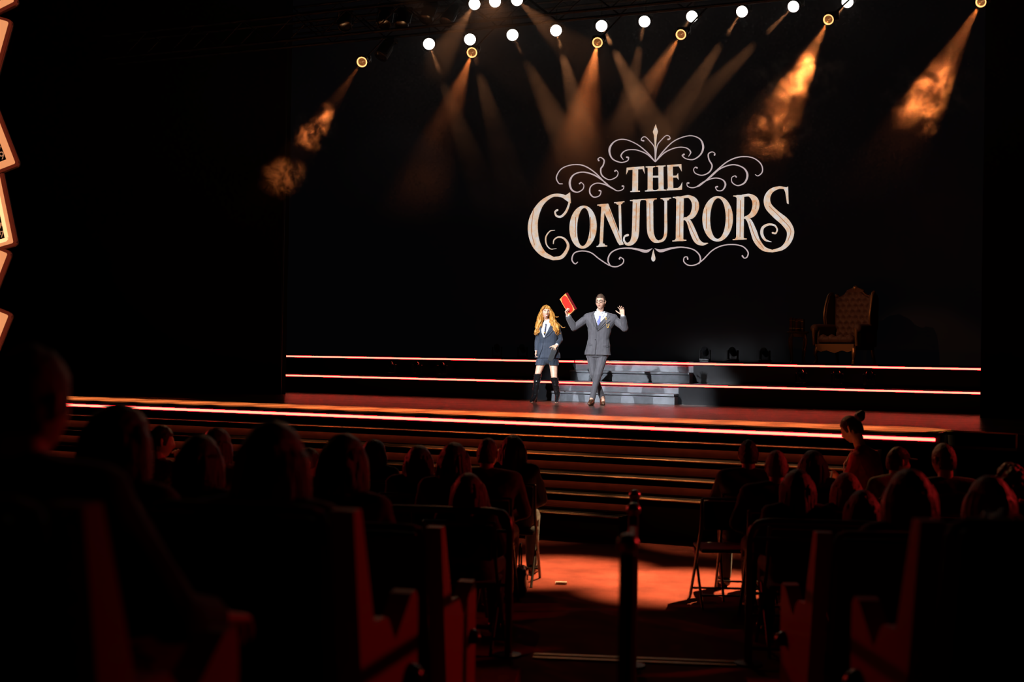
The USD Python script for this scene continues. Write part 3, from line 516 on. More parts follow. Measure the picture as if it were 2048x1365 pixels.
card(5, (24, 628), (-.37, .93), (-.93, -.37), False, 'neon edged playing card, lowest of the column above the nearest head', '5', 1)

# ------------------------------------------------------------------ wing chair, side table, books
def turned(p0, r, n=10): return tube(p0, r, n, 5)
px, cz = 1690, T2
pc = on_y(1688, 716, 24.0); M_ = 22.4/FPX
ch = thing('wing_chair', 'tall carved wing armchair with a button-tufted back on the upper tier', 'armchair', (pc[0], 24.0, T2), math.radians(158))
# local: faces +y, width along x; 1.28 high
bw = .36
back = Polygon([(-bw, .42), (bw, .42), (bw+.04, 1.0), (bw+.02, 1.16), (.30, 1.13), (.20, 1.17), (.12, 1.25), (0, 1.29), (-.12, 1.25), (-.20, 1.17), (-.30, 1.13), (-bw-.02, 1.16), (-bw-.04, 1.0)])
obj('back_frame', moved(extrude(back.buffer(.02), .08), rot=None).apply_transform(np.array([[1, 0, 0, 0], [0, 0, 1, -.38], [0, 1, 0, 0], [0, 0, 0, 1.]])), 'wood_dark', ch)
# tufted pad: a grid pushed in at a diamond lattice of buttons
nx, nz = 40, 50; X, Z = np.meshgrid(np.linspace(-bw, bw, nx), np.linspace(.45, 1.22, nz)); btn = [(x*.12+(.06 if r % 2 else 0), .50+r*.095) for r in range(8) for x in range(-3, 4) if abs(x*.12+(.06 if r % 2 else 0)) < bw-.03]
dd = np.min([np.hypot(X-a, Z-b) for a, b in btn], 0); Yp = -.29+.055*np.clip(dd/.06, 0, 1)**.7 - .05*np.clip((np.abs(X)-bw+.05)/.05, 0, 1)
inside = np.array([[back.contains(Point(a, b)) for a, b in zip(ra, rb)] for ra, rb in zip(X, Z)])
Yp = np.where(inside, Yp, -.33); V = np.stack([X, Yp, Z], -1).reshape(-1, 3); fc = []
for i in range(nz-1):
    for j in range(nx-1):
        if inside[i, j] or inside[i+1, j+1] or inside[i, j+1] or inside[i+1, j]: a = i*nx+j; fc += [[a, a+nx+1, a+1], [a, a+nx, a+nx+1]]
pad = trimesh.Trimesh(V, fc, process=False); bk = pad.copy(); bk.vertices = bk.vertices*[1, 0, 1]+[0, -.345, 0]; bk.invert(); pad = cat_([pad, bk]); pad.remove_unreferenced_vertices(); obj('tufted_back', pad, 'velvet', ch, smooth=True)
for a, b in btn: obj('button', tm(ball((a, -.285, b), .014, 8)), 'gilt', ch)
for sx in (-1, 1):
    wing = Polygon([(-.36, .62), (-.10, .62), (-.06, .80), (-.10, 1.0), (-.16, 1.16), (-.24, 1.20), (-.36, 1.12)])
    q = extrude(wing, .06); q.vertices = np.stack([sx*(bw+.01+.03*(q.vertices[:, 0]+.36)/.3)+sx*q.vertices[:, 2], q.vertices[:, 0], q.vertices[:, 1]], 1); obj('wing', q, 'velvet', ch)
    obj('wing_trim', turned([(sx*(bw+.07), -.10, .62), (sx*(bw+.08), -.06, .80), (sx*(bw+.08), -.10, 1.0), (sx*(bw+.06), -.17, 1.17), (sx*(bw+.04), -.26, 1.21)], [.02, .022, .02, .025, .03]), 'gilt', ch)
    obj('arm', tm(fuse([bone((sx*(bw+.03), -.3, .62), .065, (sx*(bw+.06), .26, .60), .075), rbox(min(sx*(bw-.02), sx*(bw+.09)), max(sx*(bw-.02), sx*(bw+.09)), -.3, .24, .30, .60, .02)])), 'velvet', ch)
    obj('arm_post', turned([(sx*(bw+.05), .30, .60), (sx*(bw+.05), .30, .45), (sx*(bw+.05), .28, .32)], [.035, .025, .03]), 'gilt', ch)
    obj('leg', turned([(sx*.34, .26, .30), (sx*.37, .30, .18), (sx*.35, .28, .08), (sx*.37, .32, .0)], [.045, .035, .022, .03]), 'gilt', ch)
    obj('leg', turned([(sx*.34, -.30, .30), (sx*.35, -.34, .15), (sx*.36, -.40, 0)], [.04, .03, .025]), 'gilt', ch)
obj('seat_cushion', soft(fuse([rbox(-.35, .35, -.30, .30, .36, .47, .05)] + [ball((x, .24, .43), .075) for x in (-.26, -.09, .09, .26)]), .03, 6), 'velvet', ch, smooth=True)
ap = Polygon([(-.37, .34), (.37, .34), (.37, .24), (.25, .21), (.15, .235), (0, .19), (-.15, .235), (-.25, .21), (-.37, .24)])
obj('carved_apron', prism_y(list(ap.exterior.coords), .27, .31), 'gilt', ch); obj('seat_rail', box(-.37, .37, -.34, .27, .25, .345), 'wood_dark', ch, False)
obj('crest', tm(fuse([ball((0, -.33, 1.29), .05), bone((-.14, -.33, 1.24), .03, (0, -.33, 1.29), .03), bone((.14, -.33, 1.24), .03, (0, -.33, 1.29), .03), ball((-.36, -.33, 1.17), .04), ball((.36, -.33, 1.17), .04)])), 'gilt', ch)
ch.GetAttribute('xformOp:translate'); UsdGeom.Xformable(ch).AddScaleOp().Set(Gf.Vec3f(1.07, 1.07, 1.09))
tb = on_y(1595, 716, 23.9); t = thing('side_table', 'small curved-leg side table left of the tufted wing armchair', 'table', (tb[0], 23.9, T2), math.radians(20))
obj('table_top', lathe([(0, .56), (.19, .56), (.205, .575), (.20, .595), (0, .597)], 24), 'gilt', t); obj('apron', lathe([(.15, .50), (.165, .50), (.165, .56), (.15, .56), (.15, .50)], 20), 'gilt', t)
for k in range(4):
    a = k*math.pi/2+.78; c, s_ = math.cos(a), math.sin(a); obj('leg', turned([(c*.15, s_*.15, .55), (c*.19, s_*.19, .42), (c*.16, s_*.16, .2), (c*.15, s_*.15, .08), (c*.19, s_*.19, 0)], [.026, .024, .017, .014, .02]), 'gilt', t)
for k, (dx, th, hh, col) in enumerate(((-.115, .05, .25, 'book_dark'), (-.06, .045, .24, 'wood_dark'), (-.01, .04, .22, 'book_dark'), (.035, .05, .235, 'leather_brown'), (.09, .045, .22, 'wood_dark'))):
    b = thing('book', f'old dark book standing on the side table, {ordinal[k]} from the left of five', 'book', (tb[0]+dx*1.0, 23.9, T2+.598), 0, 'old books on the side table')
    obj('cover', cat_([box(-th/2, -th/2+.005, -.085, .085, 0, hh), box(th/2-.005, th/2, -.085, .085, 0, hh), box(-th/2, th/2, -.09, -.084, 0, hh)]), col, b, False); obj('pages', box(-th/2+.005, th/2-.005, -.083, .078, .006, hh-.006), 'paper', b, False)
    for z in (hh*.2, hh*.8): obj('spine_band', box(-th/2-.001, th/2+.001, -.0925, -.0895, z, z+.01), 'gold', b, False)
# ------------------------------------------------------------------ people
def head_mesh(sub=4, wide=1.0, jaw=1.0):
    """A head about its centre: face along +y, 0.235 high; brow, sockets, nose, lips, chin and cheekbones pushed out of an ellipsoid."""
    m = trimesh.creation.icosphere(sub, 1.0); n = m.vertices; v = n*np.array([.073*wide, .092, .118])
    x, y, z = v.T; low = np.clip(-z/.118, 0, 1); front = np.clip(n[:, 1], 0, 1)
    x = x*(1-(.30*jaw)*low**1.5); y = np.where((y < 0) & (z < 0), y*(1-.35*low), y); y = np.where((y > 0) & (z > .04), y*(1-.12*np.clip((z-.04)/.08, 0, 1)), y)
    g = lambda cx, cz, sx, sz: np.exp(-((v[:, 0]-cx)/sx)**2/2-((v[:, 2]-cz)/sz)**2/2)*(front > .25)
    y = y+.004*g(0, .027, .045, .009)-.011*(g(.031, .010, .014, .010)+g(-.031, .010, .014, .010))
    y = y+.020*g(0, -.026, .010, .012)+.012*g(0, -.004, .0075, .018)+.006*(g(.013, -.030, .007, .007)+g(-.013, -.030, .007, .007))
    y = y+.007*g(0, -.056, .018, .005)+.008*g(0, -.067, .016, .005)-.004*g(0, -.0615, .02, .0022)+.010*g(0, -.097, .02, .014)-.003*g(0, -.082, .016, .006)
    x = x+np.sign(x)*.004*np.exp(-((z+.022)/.016)**2)*np.clip(front, 0, .6)
    m.vertices = np.stack([x, y, z], 1); return m
HEADS = {4: head_mesh(4), 3: head_mesh(3)}
def pose(m, c, R, s=1.0): q = m.copy(); q.vertices = (q.vertices*s)@np.asarray(R).T + np.asarray(c); return q
def ears(c, R, s=1.0):
    out = []
    for sx in (-1, 1):
        P = [((sx*.070, -.004, .020), .010), ((sx*.080, -.016, .026), .008), ((sx*.079, -.018, .006), .008), ((sx*.073, -.008, -.022), .008)]
        out.append(blob([(np.asarray(R)@(np.array(p)*s)+c, r*s) for p, r in P], 8))
    return out
def unit(v): v = np.asarray(v, float); return v/np.linalg.norm(v)
def spin(v, k, a): return v*math.cos(a)+np.cross(k, v)*math.sin(a)+k*(k@v)*(1-math.cos(a))
def hand(w, fwd, nrm, side=1, curl=(.35, .4, .45, .5), spread=.10, thumb=.5, s=1.0, n=8):
    """Bones of a hand: w wrist, fwd towards the fingertips, nrm out of the palm, side +1 puts the thumb at cross(fwd, nrm)."""
    w, f = np.asarray(w, float), unit(fwd); nm = unit(np.asarray(nrm, float)-f*(f@np.asarray(nrm, float))); lat = np.cross(f, nm)*side
    out = [blob([(w+lat*.018*s, .017*s), (w-lat*.018*s, .017*s), (w+f*.085*s+lat*.034*s, .0125*s), (w+f*.085*s-lat*.034*s, .0115*s), (w+f*.03*s+lat*.03*s, .016*s)], n)]
    for i, (ln, r) in enumerate(((.070, .0092), (.078, .0096), (.072, .0092), (.056, .0082))):
        b = w+f*.086*s+lat*(.033-.0225*i)*s; d = unit(f+lat*spread*(1.5-i)); rr = r*s
        for q, fr in enumerate((.46, .30, .24)):
            d = unit(spin(d, -np.cross(nm, f), curl[i]*(1.0, 1.2, .8)[q])); e = b+d*ln*fr*s
            out.append(bone(b, rr, e, rr*.9, n)); b, rr = e, rr*.9
    b = w+f*.026*s+lat*.030*s; d = unit(f*.55+lat*.75+nm*.25)
    for q, ln in enumerate((.040, .034, .026)):
        e = b+d*ln*s; out.append(bone(b, .0115*s*(1-.08*q), e, .0105*s*(1-.1*q), n)); b = e; d = unit(spin(d, np.cross(d, unit(f*.8+nm*thumb)), .0)+ (f*.35+nm*.2*thumb)*.6)
    return out
def cutaway(man, *tools):
    """Smoothed cloth first, then its openings, so that the edges stay crisp."""
    m = man
    for k in tools: m = m-k
    return tm(m)
def front_y(mesh):
    """y of the front surface under (x, z)."""
    nrm = mesh.vertex_normals; ok = nrm[:, 1] > .15; V = mesh.vertices[ok]; T_ = cKDTree(V[:, [0, 2]])
    def f(x, z):
        d, i = T_.query(np.stack([np.ravel(x), np.ravel(z)], 1), k=5); y = np.where(d < .05, V[i, 1], -9); return np.maximum(y[:, :3].mean(1), -9).reshape(np.shape(x))
    return f
def drape(pts, fy, off, th=.004, step=.014):
    """A cloth piece cut along pts (x, z) laid on a front surface."""
    P = Polygon(pts).buffer(0); P = P.segmentize(step); t = extrude(P, 1.0)
    t = t.subdivide_to_size(step*1.8) if False else t
    v = t.vertices; y = fy(v[:, 0], v[:, 1]); t.vertices = np.stack([v[:, 0], y+off+np.where(v[:, 2] > .5, th, -th*2), v[:, 1]], 1)
    if t.volume < 0: t.invert()
    return t
def lerp(a, b, t): return np.asarray(a, float)*(1-t)+np.asarray(b, float)*t

# ---- hair
def cap_hair(c, R, s=1.0, front=.045, nape=-.055, puff=1.10, rough=.10, seed=0, side=-.02, top=0.0, sub=4, wide=1.0):
    """Hair over the skull: a shell that stands off above the hairline and sinks under the skin below it."""
    m = trimesh.creation.icosphere(sub, 1.0); n = m.vertices; x, y, z = n.T
    h = np.array([side if abs(q) < .55 and w > -.2 else front if w > 0 else nape for q, w in zip(y*0+y, y)])
    h = np.where(y > .55, front, np.where(y > .05, side+(front-side)*np.clip((y-.30)/.25, 0, 1), np.where(y > -.35, side, nape)))/.118
    h = h+.10*(meshkit.noise(n*6+seed, seed)-.5)
    k = np.clip((z-h)/.16+.5, 0, 1); k = k*k*(3-2*k)
    lift = .88+(puff-.88)*k + (meshkit.fbm(n*np.array([9, 5, 9])+seed, 3)-.5)*rough*k + top*np.clip(z, 0, 1)**2*(.6+.6*np.clip(y, 0, 1))*k
    v = n*np.array([.073, .094, .118])*lift[:, None]*np.array([1, 1, 1.])*(1+(np.array([wide, .5+.5*wide, 1.0])-1)*k[:, None])
    return pose(trimesh.Trimesh(v, m.faces, process=False), c, R, s)
def lock(P, r, seed=0, wob=.012, n=7, sides=6):
    P = spline(P, n); k = np.linspace(0, 1, len(P)); g = np.random.default_rng(seed); ph = g.uniform(0, 6.28, 3)
    P = P+np.stack([np.sin(k*13+ph[0]), np.sin(k*11+ph[1]), 0*k], 1)*wob*(k[:, None])
    return tube(P, r*np.interp(k, [0, .15, .6, 1], [.6, 1, .9, .15]), sides)
def long_hair(c, R, s, length, width, seed, wav=.012, n=34, back=True):
    parts = [cap_hair(c, R, s, .05, -.09, 1.13, .08, seed, -.05, wide=1.22)]; g = np.random.default_rng(seed)
    for i in range(n):
        a = np.pi*(-.12+1.24*i/(n-1)); ca, sa = math.cos(a), -math.sin(a)   # from one temple round the back to the other
        q0 = np.array([ca*.078, sa*.088, .045+g.uniform(-.02, .02)]); q1 = np.array([ca*.090*width, sa*.098, -.03]); q2 = np.array([ca*.094*width, sa*.10-.01, -.05-length*.5]); q3 = np.array([ca*.086*width+g.uniform(-.012, .012), sa*.09-.01, -.05-length*g.uniform(.88, 1.05)])
        Q = np.array([q0, q1, q2, q3]); Rv = np.asarray(R)
        Q = np.vstack([(Rv@(Q[0]*s))+c, (Rv@(Q[1]*s))+c, (Q[2]*s)@rot_z(math.atan2(Rv[1, 0], Rv[0, 0])).T+c, (Q[3]*s)@rot_z(math.atan2(Rv[1, 0], Rv[0, 0])).T+c])
        parts.append(lock(Q, .027*s*g.uniform(.85, 1.15), seed*100+i, wav*.7))
    return cat_(parts)
def curly_hair(c, R, s, seed, n=90, puff=.115):
    g = np.random.default_rng(seed); parts = []
    for i in range(n):
        d = unit(g.normal(size=3)); 
        if d[2] < -.45 or (d[1] > .45 and d[2] < .45): continue
        p = np.array([d[0]*.078, d[1]*.095-.008, d[2]*puff+.005]); b = trimesh.creation.icosphere(1, g.uniform(.018, .030)); b.apply_translation(p); parts.append(b)
    m = fuse([mani(trimesh.Trimesh(trimesh.creation.icosphere(3, 1.0).vertices*[.072, .092, .118]-[0, .012, -.012], trimesh.creation.icosphere(3, 1.0).faces))]+[mani(p) for p in parts]); return pose(tm(m), c, R, s)

# ---- seated audience, in a frame whose origin is on the floor under the hips, facing +y
def seated(name_label, loc, rz, s=1.0, hair='short', hcol='hair_dark', top='cloth_black', skin='skin', turn=0.0, nod=-.05, lean=(0, 0), bulk=1.0, arms='lap', seat=.45, cap=None, group=None, seed=1, bottom='cloth_charcoal', stand=False):
    t = thing('person', name_label, 'person', loc, rz, group)
    lx, ly = lean; k = bulk; z0 = seat
    V = lambda x, y, z: np.array([x+lx*max(z-z0, 0)/.8, y+ly*max(z-z0, 0)/.8, z0+(z-z0)*s]) if z > z0 else np.array([x, y, z])
    hc = V(0, .03, z0+.785); R = rot_z(turn)@rot_x(nod)
    sh = {q: V(q*.175*k, -.02, z0+.575) for q in (-1, 1)}
    if arms == 'lap': el = {q: V(q*.25*k, .05, z0+.30) for q in (-1, 1)}; wr = {q: V(q*.11, .29, z0+.185) for q in (-1, 1)}
    elif arms == 'face': el = {-1: V(-.25*k, .05, z0+.30), 1: V(.20*k, .20, z0+.36)}; wr = {-1: V(-.11, .29, z0+.185), 1: V(.07, .22, z0+.60)}
    elif arms == 'rest': el = {-1: V(-.27*k, .02, z0+.30), 1: V(.31*k, .04, z0+.29)}; wr = {-1: V(-.11, .29, z0+.185), 1: V(.33, .28, z0+.24)}
    hip, kn, an, toe = {}, {}, {}, {}
    for q in (-1, 1): hip[q] = np.array([q*.09, .02, z0+.085]); kn[q] = np.array([q*.13, .44, z0+.06]); an[q] = np.array([q*.13, .42, .09]); toe[q] = np.array([q*.15, .56, .035])
    torso = lambda e: [blob([(V(q*.075*k, -.01, z0+.11), .115*k+e) for q in (-1, 1)]+[(V(q*.065*k, -.02, z0+.30), .105*k+e) for q in (-1, 1)]),
                       blob([(V(q*.065*k, -.02, z0+.30), .105*k+e) for q in (-1, 1)]+[(V(q*.09*k, -.02, z0+.47), .105*k+e) for q in (-1, 1)]),
                       blob([(V(q*.09*k, -.02, z0+.47), .105*k+e) for q in (-1, 1)]+[(sh[q], .055*k+e) for q in (-1, 1)]+[(V(0, .0, z0+.61), .055+e)])]
    arm = lambda q, e, e2: [bone(sh[q], .052*k+e, el[q], .043+e), bone(el[q], .043+e, lerp(el[q], wr[q], .75), .034+e2)]
    legs = lambda e: [b for q in (-1, 1) for b in (bone(hip[q], .085+e, kn[q], .058+e), bone(kn[q], .056+e, an[q], .038+e))]
    fw = {q: unit(wr[q]-el[q]) for q in (-1, 1)}
    hands = []
    for q in (-1, 1):
        nm = np.array([0, 0, -1.]) if not (arms == 'face' and q == 1) else np.array([0, -1., .2])
        hands += hand(wr[q], fw[q] if arms != 'face' or q < 0 else unit([-.1, -.1, 1]), nm, q, (.5, .55, .6, .65), .05, .5, .95, 6)
    parts = torso(0)+[bone(V(0, .0, z0+.60), .056, hc+R@np.array([0, -.02, -.075]), .052)]+[mani(pose(HEADS[3], hc, R))]+ears(hc, R)+legs(0)+hands
    for q in (-1, 1): parts += [bone(sh[q], .050*k, el[q], .041), bone(el[q], .041, wr[q], .026)]+[bone(an[q], .037, toe[q], .025)]
    obj('body', soft(fuse(parts), .022, 4), skin, t, smooth=True)
    cl = torso(.014)+[b for q in (-1, 1) for b in arm(q, .013, .012)]+[bone(V(0, -.005, z0+.585), .066, V(0, .008, z0+.635), .06)]
    g = soft(fuse(cl), .03, 5); g.vertices += g.vertex_normals*((meshkit.fbm(g.vertices*11+seed, 3)-.5)*.022)[:, None]; obj('top', g, top, t, smooth=True)
    obj('trousers', soft(fuse([blob([(V(q*.075, -.0, z0+.10), .122) for q in (-1, 1)]+[(hip[q], .10) for q in (-1, 1)])]+legs(.012)), .035, 5), bottom, t, smooth=True)
    for q in (-1, 1): obj('shoe', soft(blob([(an[q]+[0, -.02, -.04], .046), (toe[q], .036), (toe[q]+[0, .05, .0], .030)]), .02, 2), 'leather_black', t, smooth=True)
    if hair == 'short': obj('hair', cap_hair(hc, R, 1, .05, -.06, 1.09, .12, seed), hcol, t, smooth=40)
    elif hair == 'long': obj('hair', long_hair(hc, R, 1, .34, 1.05, seed), hcol, t, smooth=60)
    elif hair == 'bob': obj('hair', long_hair(hc, R, 1, .15, 1.12, seed, .008), hcol, t, smooth=60)
    elif hair == 'curly': obj('hair', curly_hair(hc, R, 1.05, seed), hcol, t, smooth=40)
    elif hair == 'pony': obj('hair', cat_([cap_hair(hc, R, 1, .05, -.05, 1.08, .06, seed)]+[lock([hc+R@np.array([0, -.10, .03]), hc+R@np.array([0, -.15, .0]), hc+np.array([.01*j, -.15, -.12]), hc+np.array([.015*j, -.12, -.24])], .03, seed+j) for j in (-1, 0, 1)]), hcol, t, smooth=60)
    if cap:
        m = mani(pose(trimesh.creation.icosphere(4, 1.0), (0, 0, 0), np.diag([.083, .104, .122])))-rbox(-.3, .3, -.3, .3, -.4, .035, .004)
        obj('cap_crown', pose(tm(m), hc, R), cap, t, smooth=40)
        obj('cap_brim', pose(tm(blob([((x, .09+.075*(1-(x/.07)**2), .036-.25*x*x), .004) for x in np.linspace(-.07, .07, 7)]+[((x, .05, .04), .005) for x in (-.07, .07)], 8)), hc, R), cap, t, smooth=40)
    return t
# ------------------------------------------------------------------ the two performers, in frames facing the house (+y); local +x is the person's right hand side
def elevation(x0, yb, sc):
    """Front view, in pixels of the photograph, to metres of a figure standing at (x0, yb)."""
    c, s_ = math.cos(ROLL), math.sin(ROLL)
    def f(px, py, y=0.0): dx, dy = px-x0, py-yb; return np.array([-(dx*c+dy*s_)/sc, y, (dx*s_-dy*c)/sc])
    return f
def facing(p, off=0.0): t = -np.asarray(p[:2]); return math.atan2(-t[0], t[1])+off
def glasses(t, c, R):
    m = []
    for sx in (-1, 1):
        a = np.linspace(0, 2*np.pi, 21); m.append(tube([R@np.array([sx*.034+.026*math.cos(q), .094-.25*abs(sx*.034+.026*math.cos(q))**1.5, .006+.021*math.sin(q)])+c for q in a], .0028, 6))
        m.append(tube([R@np.array(p)+c for p in ((sx*.060, .088, .012), (sx*.079, .03, .016), (sx*.080, -.02, .014))], .0025, 6))
    m.append(tube([R@np.array(p)+c for p in ((-.009, .1, .010), (0, .103, .013), (.009, .1, .010))], .0026, 6))
    q = obj('glasses', cat_(m), 'black_gloss', t)
    for sx in (-1, 1): obj('lens', pose(lathe([(0, -.0008), (.024, -.0008), (.024, .0008), (0, .0008)], 16), R@np.array([sx*.034, .090, .006])+c, R@rot_x(math.pi/2-.1)), GLASS, q, smooth=False)
GLASS = usdkit.material(stage, T + 'spectacle_glass', {"t": ("transparent_bsdf", {}), "g": ("glossy_bsdf", {"roughness": .05}), "f": ("fresnel", {"IOR": 1.9}), "m": ("mix_closure", {})}, [("f.fac", "m.fac"), ("t.BSDF", "m.closure1"), ("g.BSDF", "m.closure2")], surface="m.closure")
def features(t, c, R, brow, smile=False):
    for sx in (-1, 1):
        obj('eye', pose(trimesh.creation.icosphere(3, .0110), R@np.array([sx*.031, .0665, .008])+c, R), 'eye_white', t, smooth=True)
        obj('iris', pose(trimesh.creation.icosphere(2, .0056), R@np.array([sx*.031, .0735, .0075])+c, R), 'iris', t, smooth=True)
        obj('eyebrow', tube([R@np.array(p)+c for p in ((sx*.015, .093, .026), (sx*.03, .090, .031), (sx*.047, .079, .028))], [.003, .0036, .002], 6), brow, t)
    if smile:
        obj('teeth', tube([R@np.array(p)+c for p in ((-.022, .081, -.056), (-.011, .0925, -.0615), (0, .0955, -.063), (.011, .0925, -.0615), (.022, .081, -.056))], [.003, .0062, .007, .0062, .003], 8), 'teeth', t)
        obj('lips', cat_([tube([R@np.array(p)+c for p in ((-.027, .077, -.052), (-.012, .094, -.0545), (0, .098, -.0555), (.012, .094, -.0545), (.027, .077, -.052))], [.002, .0034, .004, .0034, .002], 6), tube([R@np.array(p)+c for p in ((-.027, .077, -.053), (-.012, .092, -.070), (0, .096, -.0725), (.012, .092, -.070), (.027, .077, -.053))], [.002, .004, .0048, .004, .002], 6)]), 'lip', t)
    else:
        obj('lips', cat_([tube([R@np.array(p)+c for p in ((-.023, .080, -.061), (-.008, .0955, -.0575), (0, .0955, -.0585), (.008, .0955, -.0575), (.023, .080, -.061))], [.0015, .003, .003, .003, .0015], 6), tube([R@np.array(p)+c for p in ((-.022, .080, -.062), (0, .0955, -.0675), (.022, .080, -.062))], [.0015, .0042, .0015], 6)]), 'lip', t)
    obj('headset_mic', tube([R@np.array(p)+c for p in ((-.079, -.01, .0), (-.074, .04, -.04), (-.058, .068, -.052))], [.0022, .002, .004], 6), 'leather_brown', t)

# ---- the man
pm = on_z(1194, 811, S); t = man = thing('person', 'man in grey pinstripe three piece suit and glasses, arms raised, holding up a red book', 'person', pm, facing(pm))
E = elevation(1194, 811, 122.0)
hc, hR = E(1201.5, 603, .045), rot_z(-.30)@rot_x(.10)@rot_y(.03)
shR, shL = E(1175.5, 634, 0), E(1227.5, 636, 0)
elR, wrR = E(1148, 654, .05), E(1135.5, 630, .16)
elL, wrL = E(1250, 655, .04), E(1246, 630, .13)
hpR, hpL = E(1183, 711, 0), E(1206, 711, .0)
knL, anL, toL = E(1196, 748, .17), E(1184, 795, .13), E(1180.5, 807.5, .25)      # his left leg steps across in front
knR, anR, toR = E(1187, 748, .03), E(1205, 793, -.10), E(1206.5, 804, .04)
nk = E(1200, 624, -.01)
def torso_m(e, hem=None):
    c0, c1, c2, c3 = E(1195, 712, .0), E(1198, 676, .0), E(1200, 650, .0), E(1201, 636, -.005)
    W = lambda c, w: [c+[w, 0, 0], c-[w, 0, 0]]
    L0 = [(p, .092+e) for p in W(c0, .072)]; L1 = [(p, .084+e) for p in W(c1, .072)]; L2 = [(p, .098+e) for p in W(c2, .086)]; L3 = [(p, .060+e) for p in (shR, shL)]+[(nk+[0, 0, -.03], .060+e)]
    out = [blob(L0+L1), blob(L1+L2), blob(L2+L3)]
    if hem: out.append(blob(L1+[(p, .098+e) for p in W(E(1195.5, 709, .0), .102)]))
    return out
arm = lambda s_, e_, w_, r0, r1, r2: [bone(s_, r0, e_, r1), bone(e_, r1, w_, r2)]
legs_m = lambda a, b, c, e: [bone(hpR, a+e, knR, b+e), bone(knR, b+e, anR+[0, 0, -.03], c+e), bone(hpL, a+e, knL, b+e), bone(knL, b+e, anL+[0, 0, -.035], c+e)]
hR_dir, hL_dir = unit(E(1131, 618, .20)-wrR), unit(E(1240, 614, .17)-wrL)
hands = hand(wrR, hR_dir, [-.75, .35, .25], 1, (.75, .8, .85, .9), .06, .6, 1.05)+hand(wrL, unit([.16, .05, 1]), [.55, .75, .1], -1, (.25, .2, .25, .35), .20, .3, 1.05)
body = torso_m(-.01)+[bone(nk, .056, hc+hR@np.array([0, -.02, -.07]), .054)]+[mani(pose(HEADS[4], hc, hR, 1.04))]+ears(hc, hR, 1.04)+arm(shR, elR, wrR, .05, .042, .027)+arm(shL, elL, wrL, .05, .042, .027)+legs_m(.08, .052, .036, 0)+[bone(anR, .035, toR, .03), bone(anL, .035, toL, .03)]
body = soft(fuse(body), .0085, 3); hm = soft(fuse(hands), .006, 2)
obj('body', soft(fuse([mani(body)]+hands), .008, 1), 'skin', t, smooth=True)
shirt = soft(fuse(torso_m(.0)+[bone(nk+[0, 0, -.015], .066, nk+[0, .008, .040], .061)]+[bone(lerp(elR, wrR, .6), .040, lerp(elR, wrR, .97), .037), bone(lerp(elL, wrL, .6), .040, lerp(elL, wrL, .97), .037)]), .018, 3); shirt = tm(mani(shirt)-rbox(-1, 1, -1, 1, -1, E(1194, 690)[2], .001)); obj('shirt', shirt, 'shirt_white', t, smooth=True)
cut = lambda pts: mani(prism_y(pts, .0, .6))
X = lambda px, py: tuple(E(px, py)[[0, 2]])
vest = mani(soft(fuse(torso_m(.008)), .018, 3))-cut([X(1182, 612), X(1219, 612), X(1213.5, 630), X(1195.5, 649), X(1188.5, 630)])-rbox(-.5, .5, -.5, .5, -.2, E(1194, 714)[2], .001)-rbox(-.5, .5, -.5, .5, E(1194, 626)[2], 3, .001); vt = tm(vest.refine_to_length(.03)); obj('waistcoat', vt, 'suit_vest', t, smooth=50)
jk = soft(fuse(torso_m(.020, True)+arm(shR, elR, lerp(elR, wrR, .86), .066, .060, .052)+arm(shL, elL, lerp(elL, wrL, .86), .066, .060, .052)), .015, 4)
jk.vertices += jk.vertex_normals*((meshkit.fbm(jk.vertices*np.array([14, 14, 9])+3, 3)-.5)*.020)[:, None]
jk = mani(jk)-cut([X(1186, 612), X(1216.5, 612), X(1214, 630), X(1194.8, 662), X(1190.5, 640), X(1187, 628)])-cut([X(1194, 664), X(1192.5, 716), X(1188, 716), X(1190.5, 700), X(1192.5, 685)])-rbox(-1, 1, -.5, .5, -.2, E(1194, 709)[2], .001)
jt = tm(jk.refine_to_length(.03)); obj('jacket', jt, 'suit', t, smooth=50)
fy = front_y(jt); fs = front_y(shirt); fv = front_y(vt)
for pts in (([1187.5, 622], [1190, 636], [1194.6, 661], [1186, 648], [1179, 637], [1184, 634], [1181.5, 630]), ([1215.5, 622], [1213, 638], [1195.4, 661], [1206, 652], [1221, 640], [1216.5, 636], [1220, 632])):
    obj('lapel', drape([X(*p) for p in pts], fy, .008, .006), 'suit', t, smooth=40)
for pts in (((1175, 686), (1183.5, 687), (1183.5, 690), (1175, 689)), ((1206, 690), (1220, 691.5), (1220, 694), (1206, 693))): obj('pocket_flap', drape([X(*p) for p in pts], fy, .004, .004), 'suit', t, smooth=False)
obj('tie', cat_([drape([X(*p) for p in ((1197.5, 629.5), (1201.5, 630), (1200.5, 634), (1198, 634))], fs, .012, .008), drape([X(*p) for p in ((1198.3, 633.5), (1200.3, 633.5), (1201.2, 643), (1196.5, 650), (1194, 642))], fs, .010, .006)]), 'blue_tie', t, smooth=40)
for pts in (((1190.5, 620.5), (1193.5, 622.5), (1199, 630), (1194.5, 632.5), (1190, 626)), ((1210, 620.5), (1206.5, 622.5), (1200, 630), (1205.5, 633), (1210, 626))): obj('collar', drape([X(*p) for p in pts], fs, .012, .004), 'shirt_white', t, smooth=40)
for p in ((1194, 663.5), (1190.5, 678.5)): q = E(*p); obj('button', tm(ball((q[0], fy(q[0], q[2])+.003, q[2]), .008, 10)), 'black_gloss', t)
def chain(P, r=.004): Q = spline([E(*p) for p in P], 6); Q[:, 1] = fy(Q[:, 0], Q[:, 2])+.006; return tube(Q, r, 6)
obj('gold_chain', cat_([chain(((1212.3, 635), (1213, 642), (1214, 650), (1215.5, 654.5), (1217.5, 652), (1218.5, 646)), .006)]), 'gold', t)
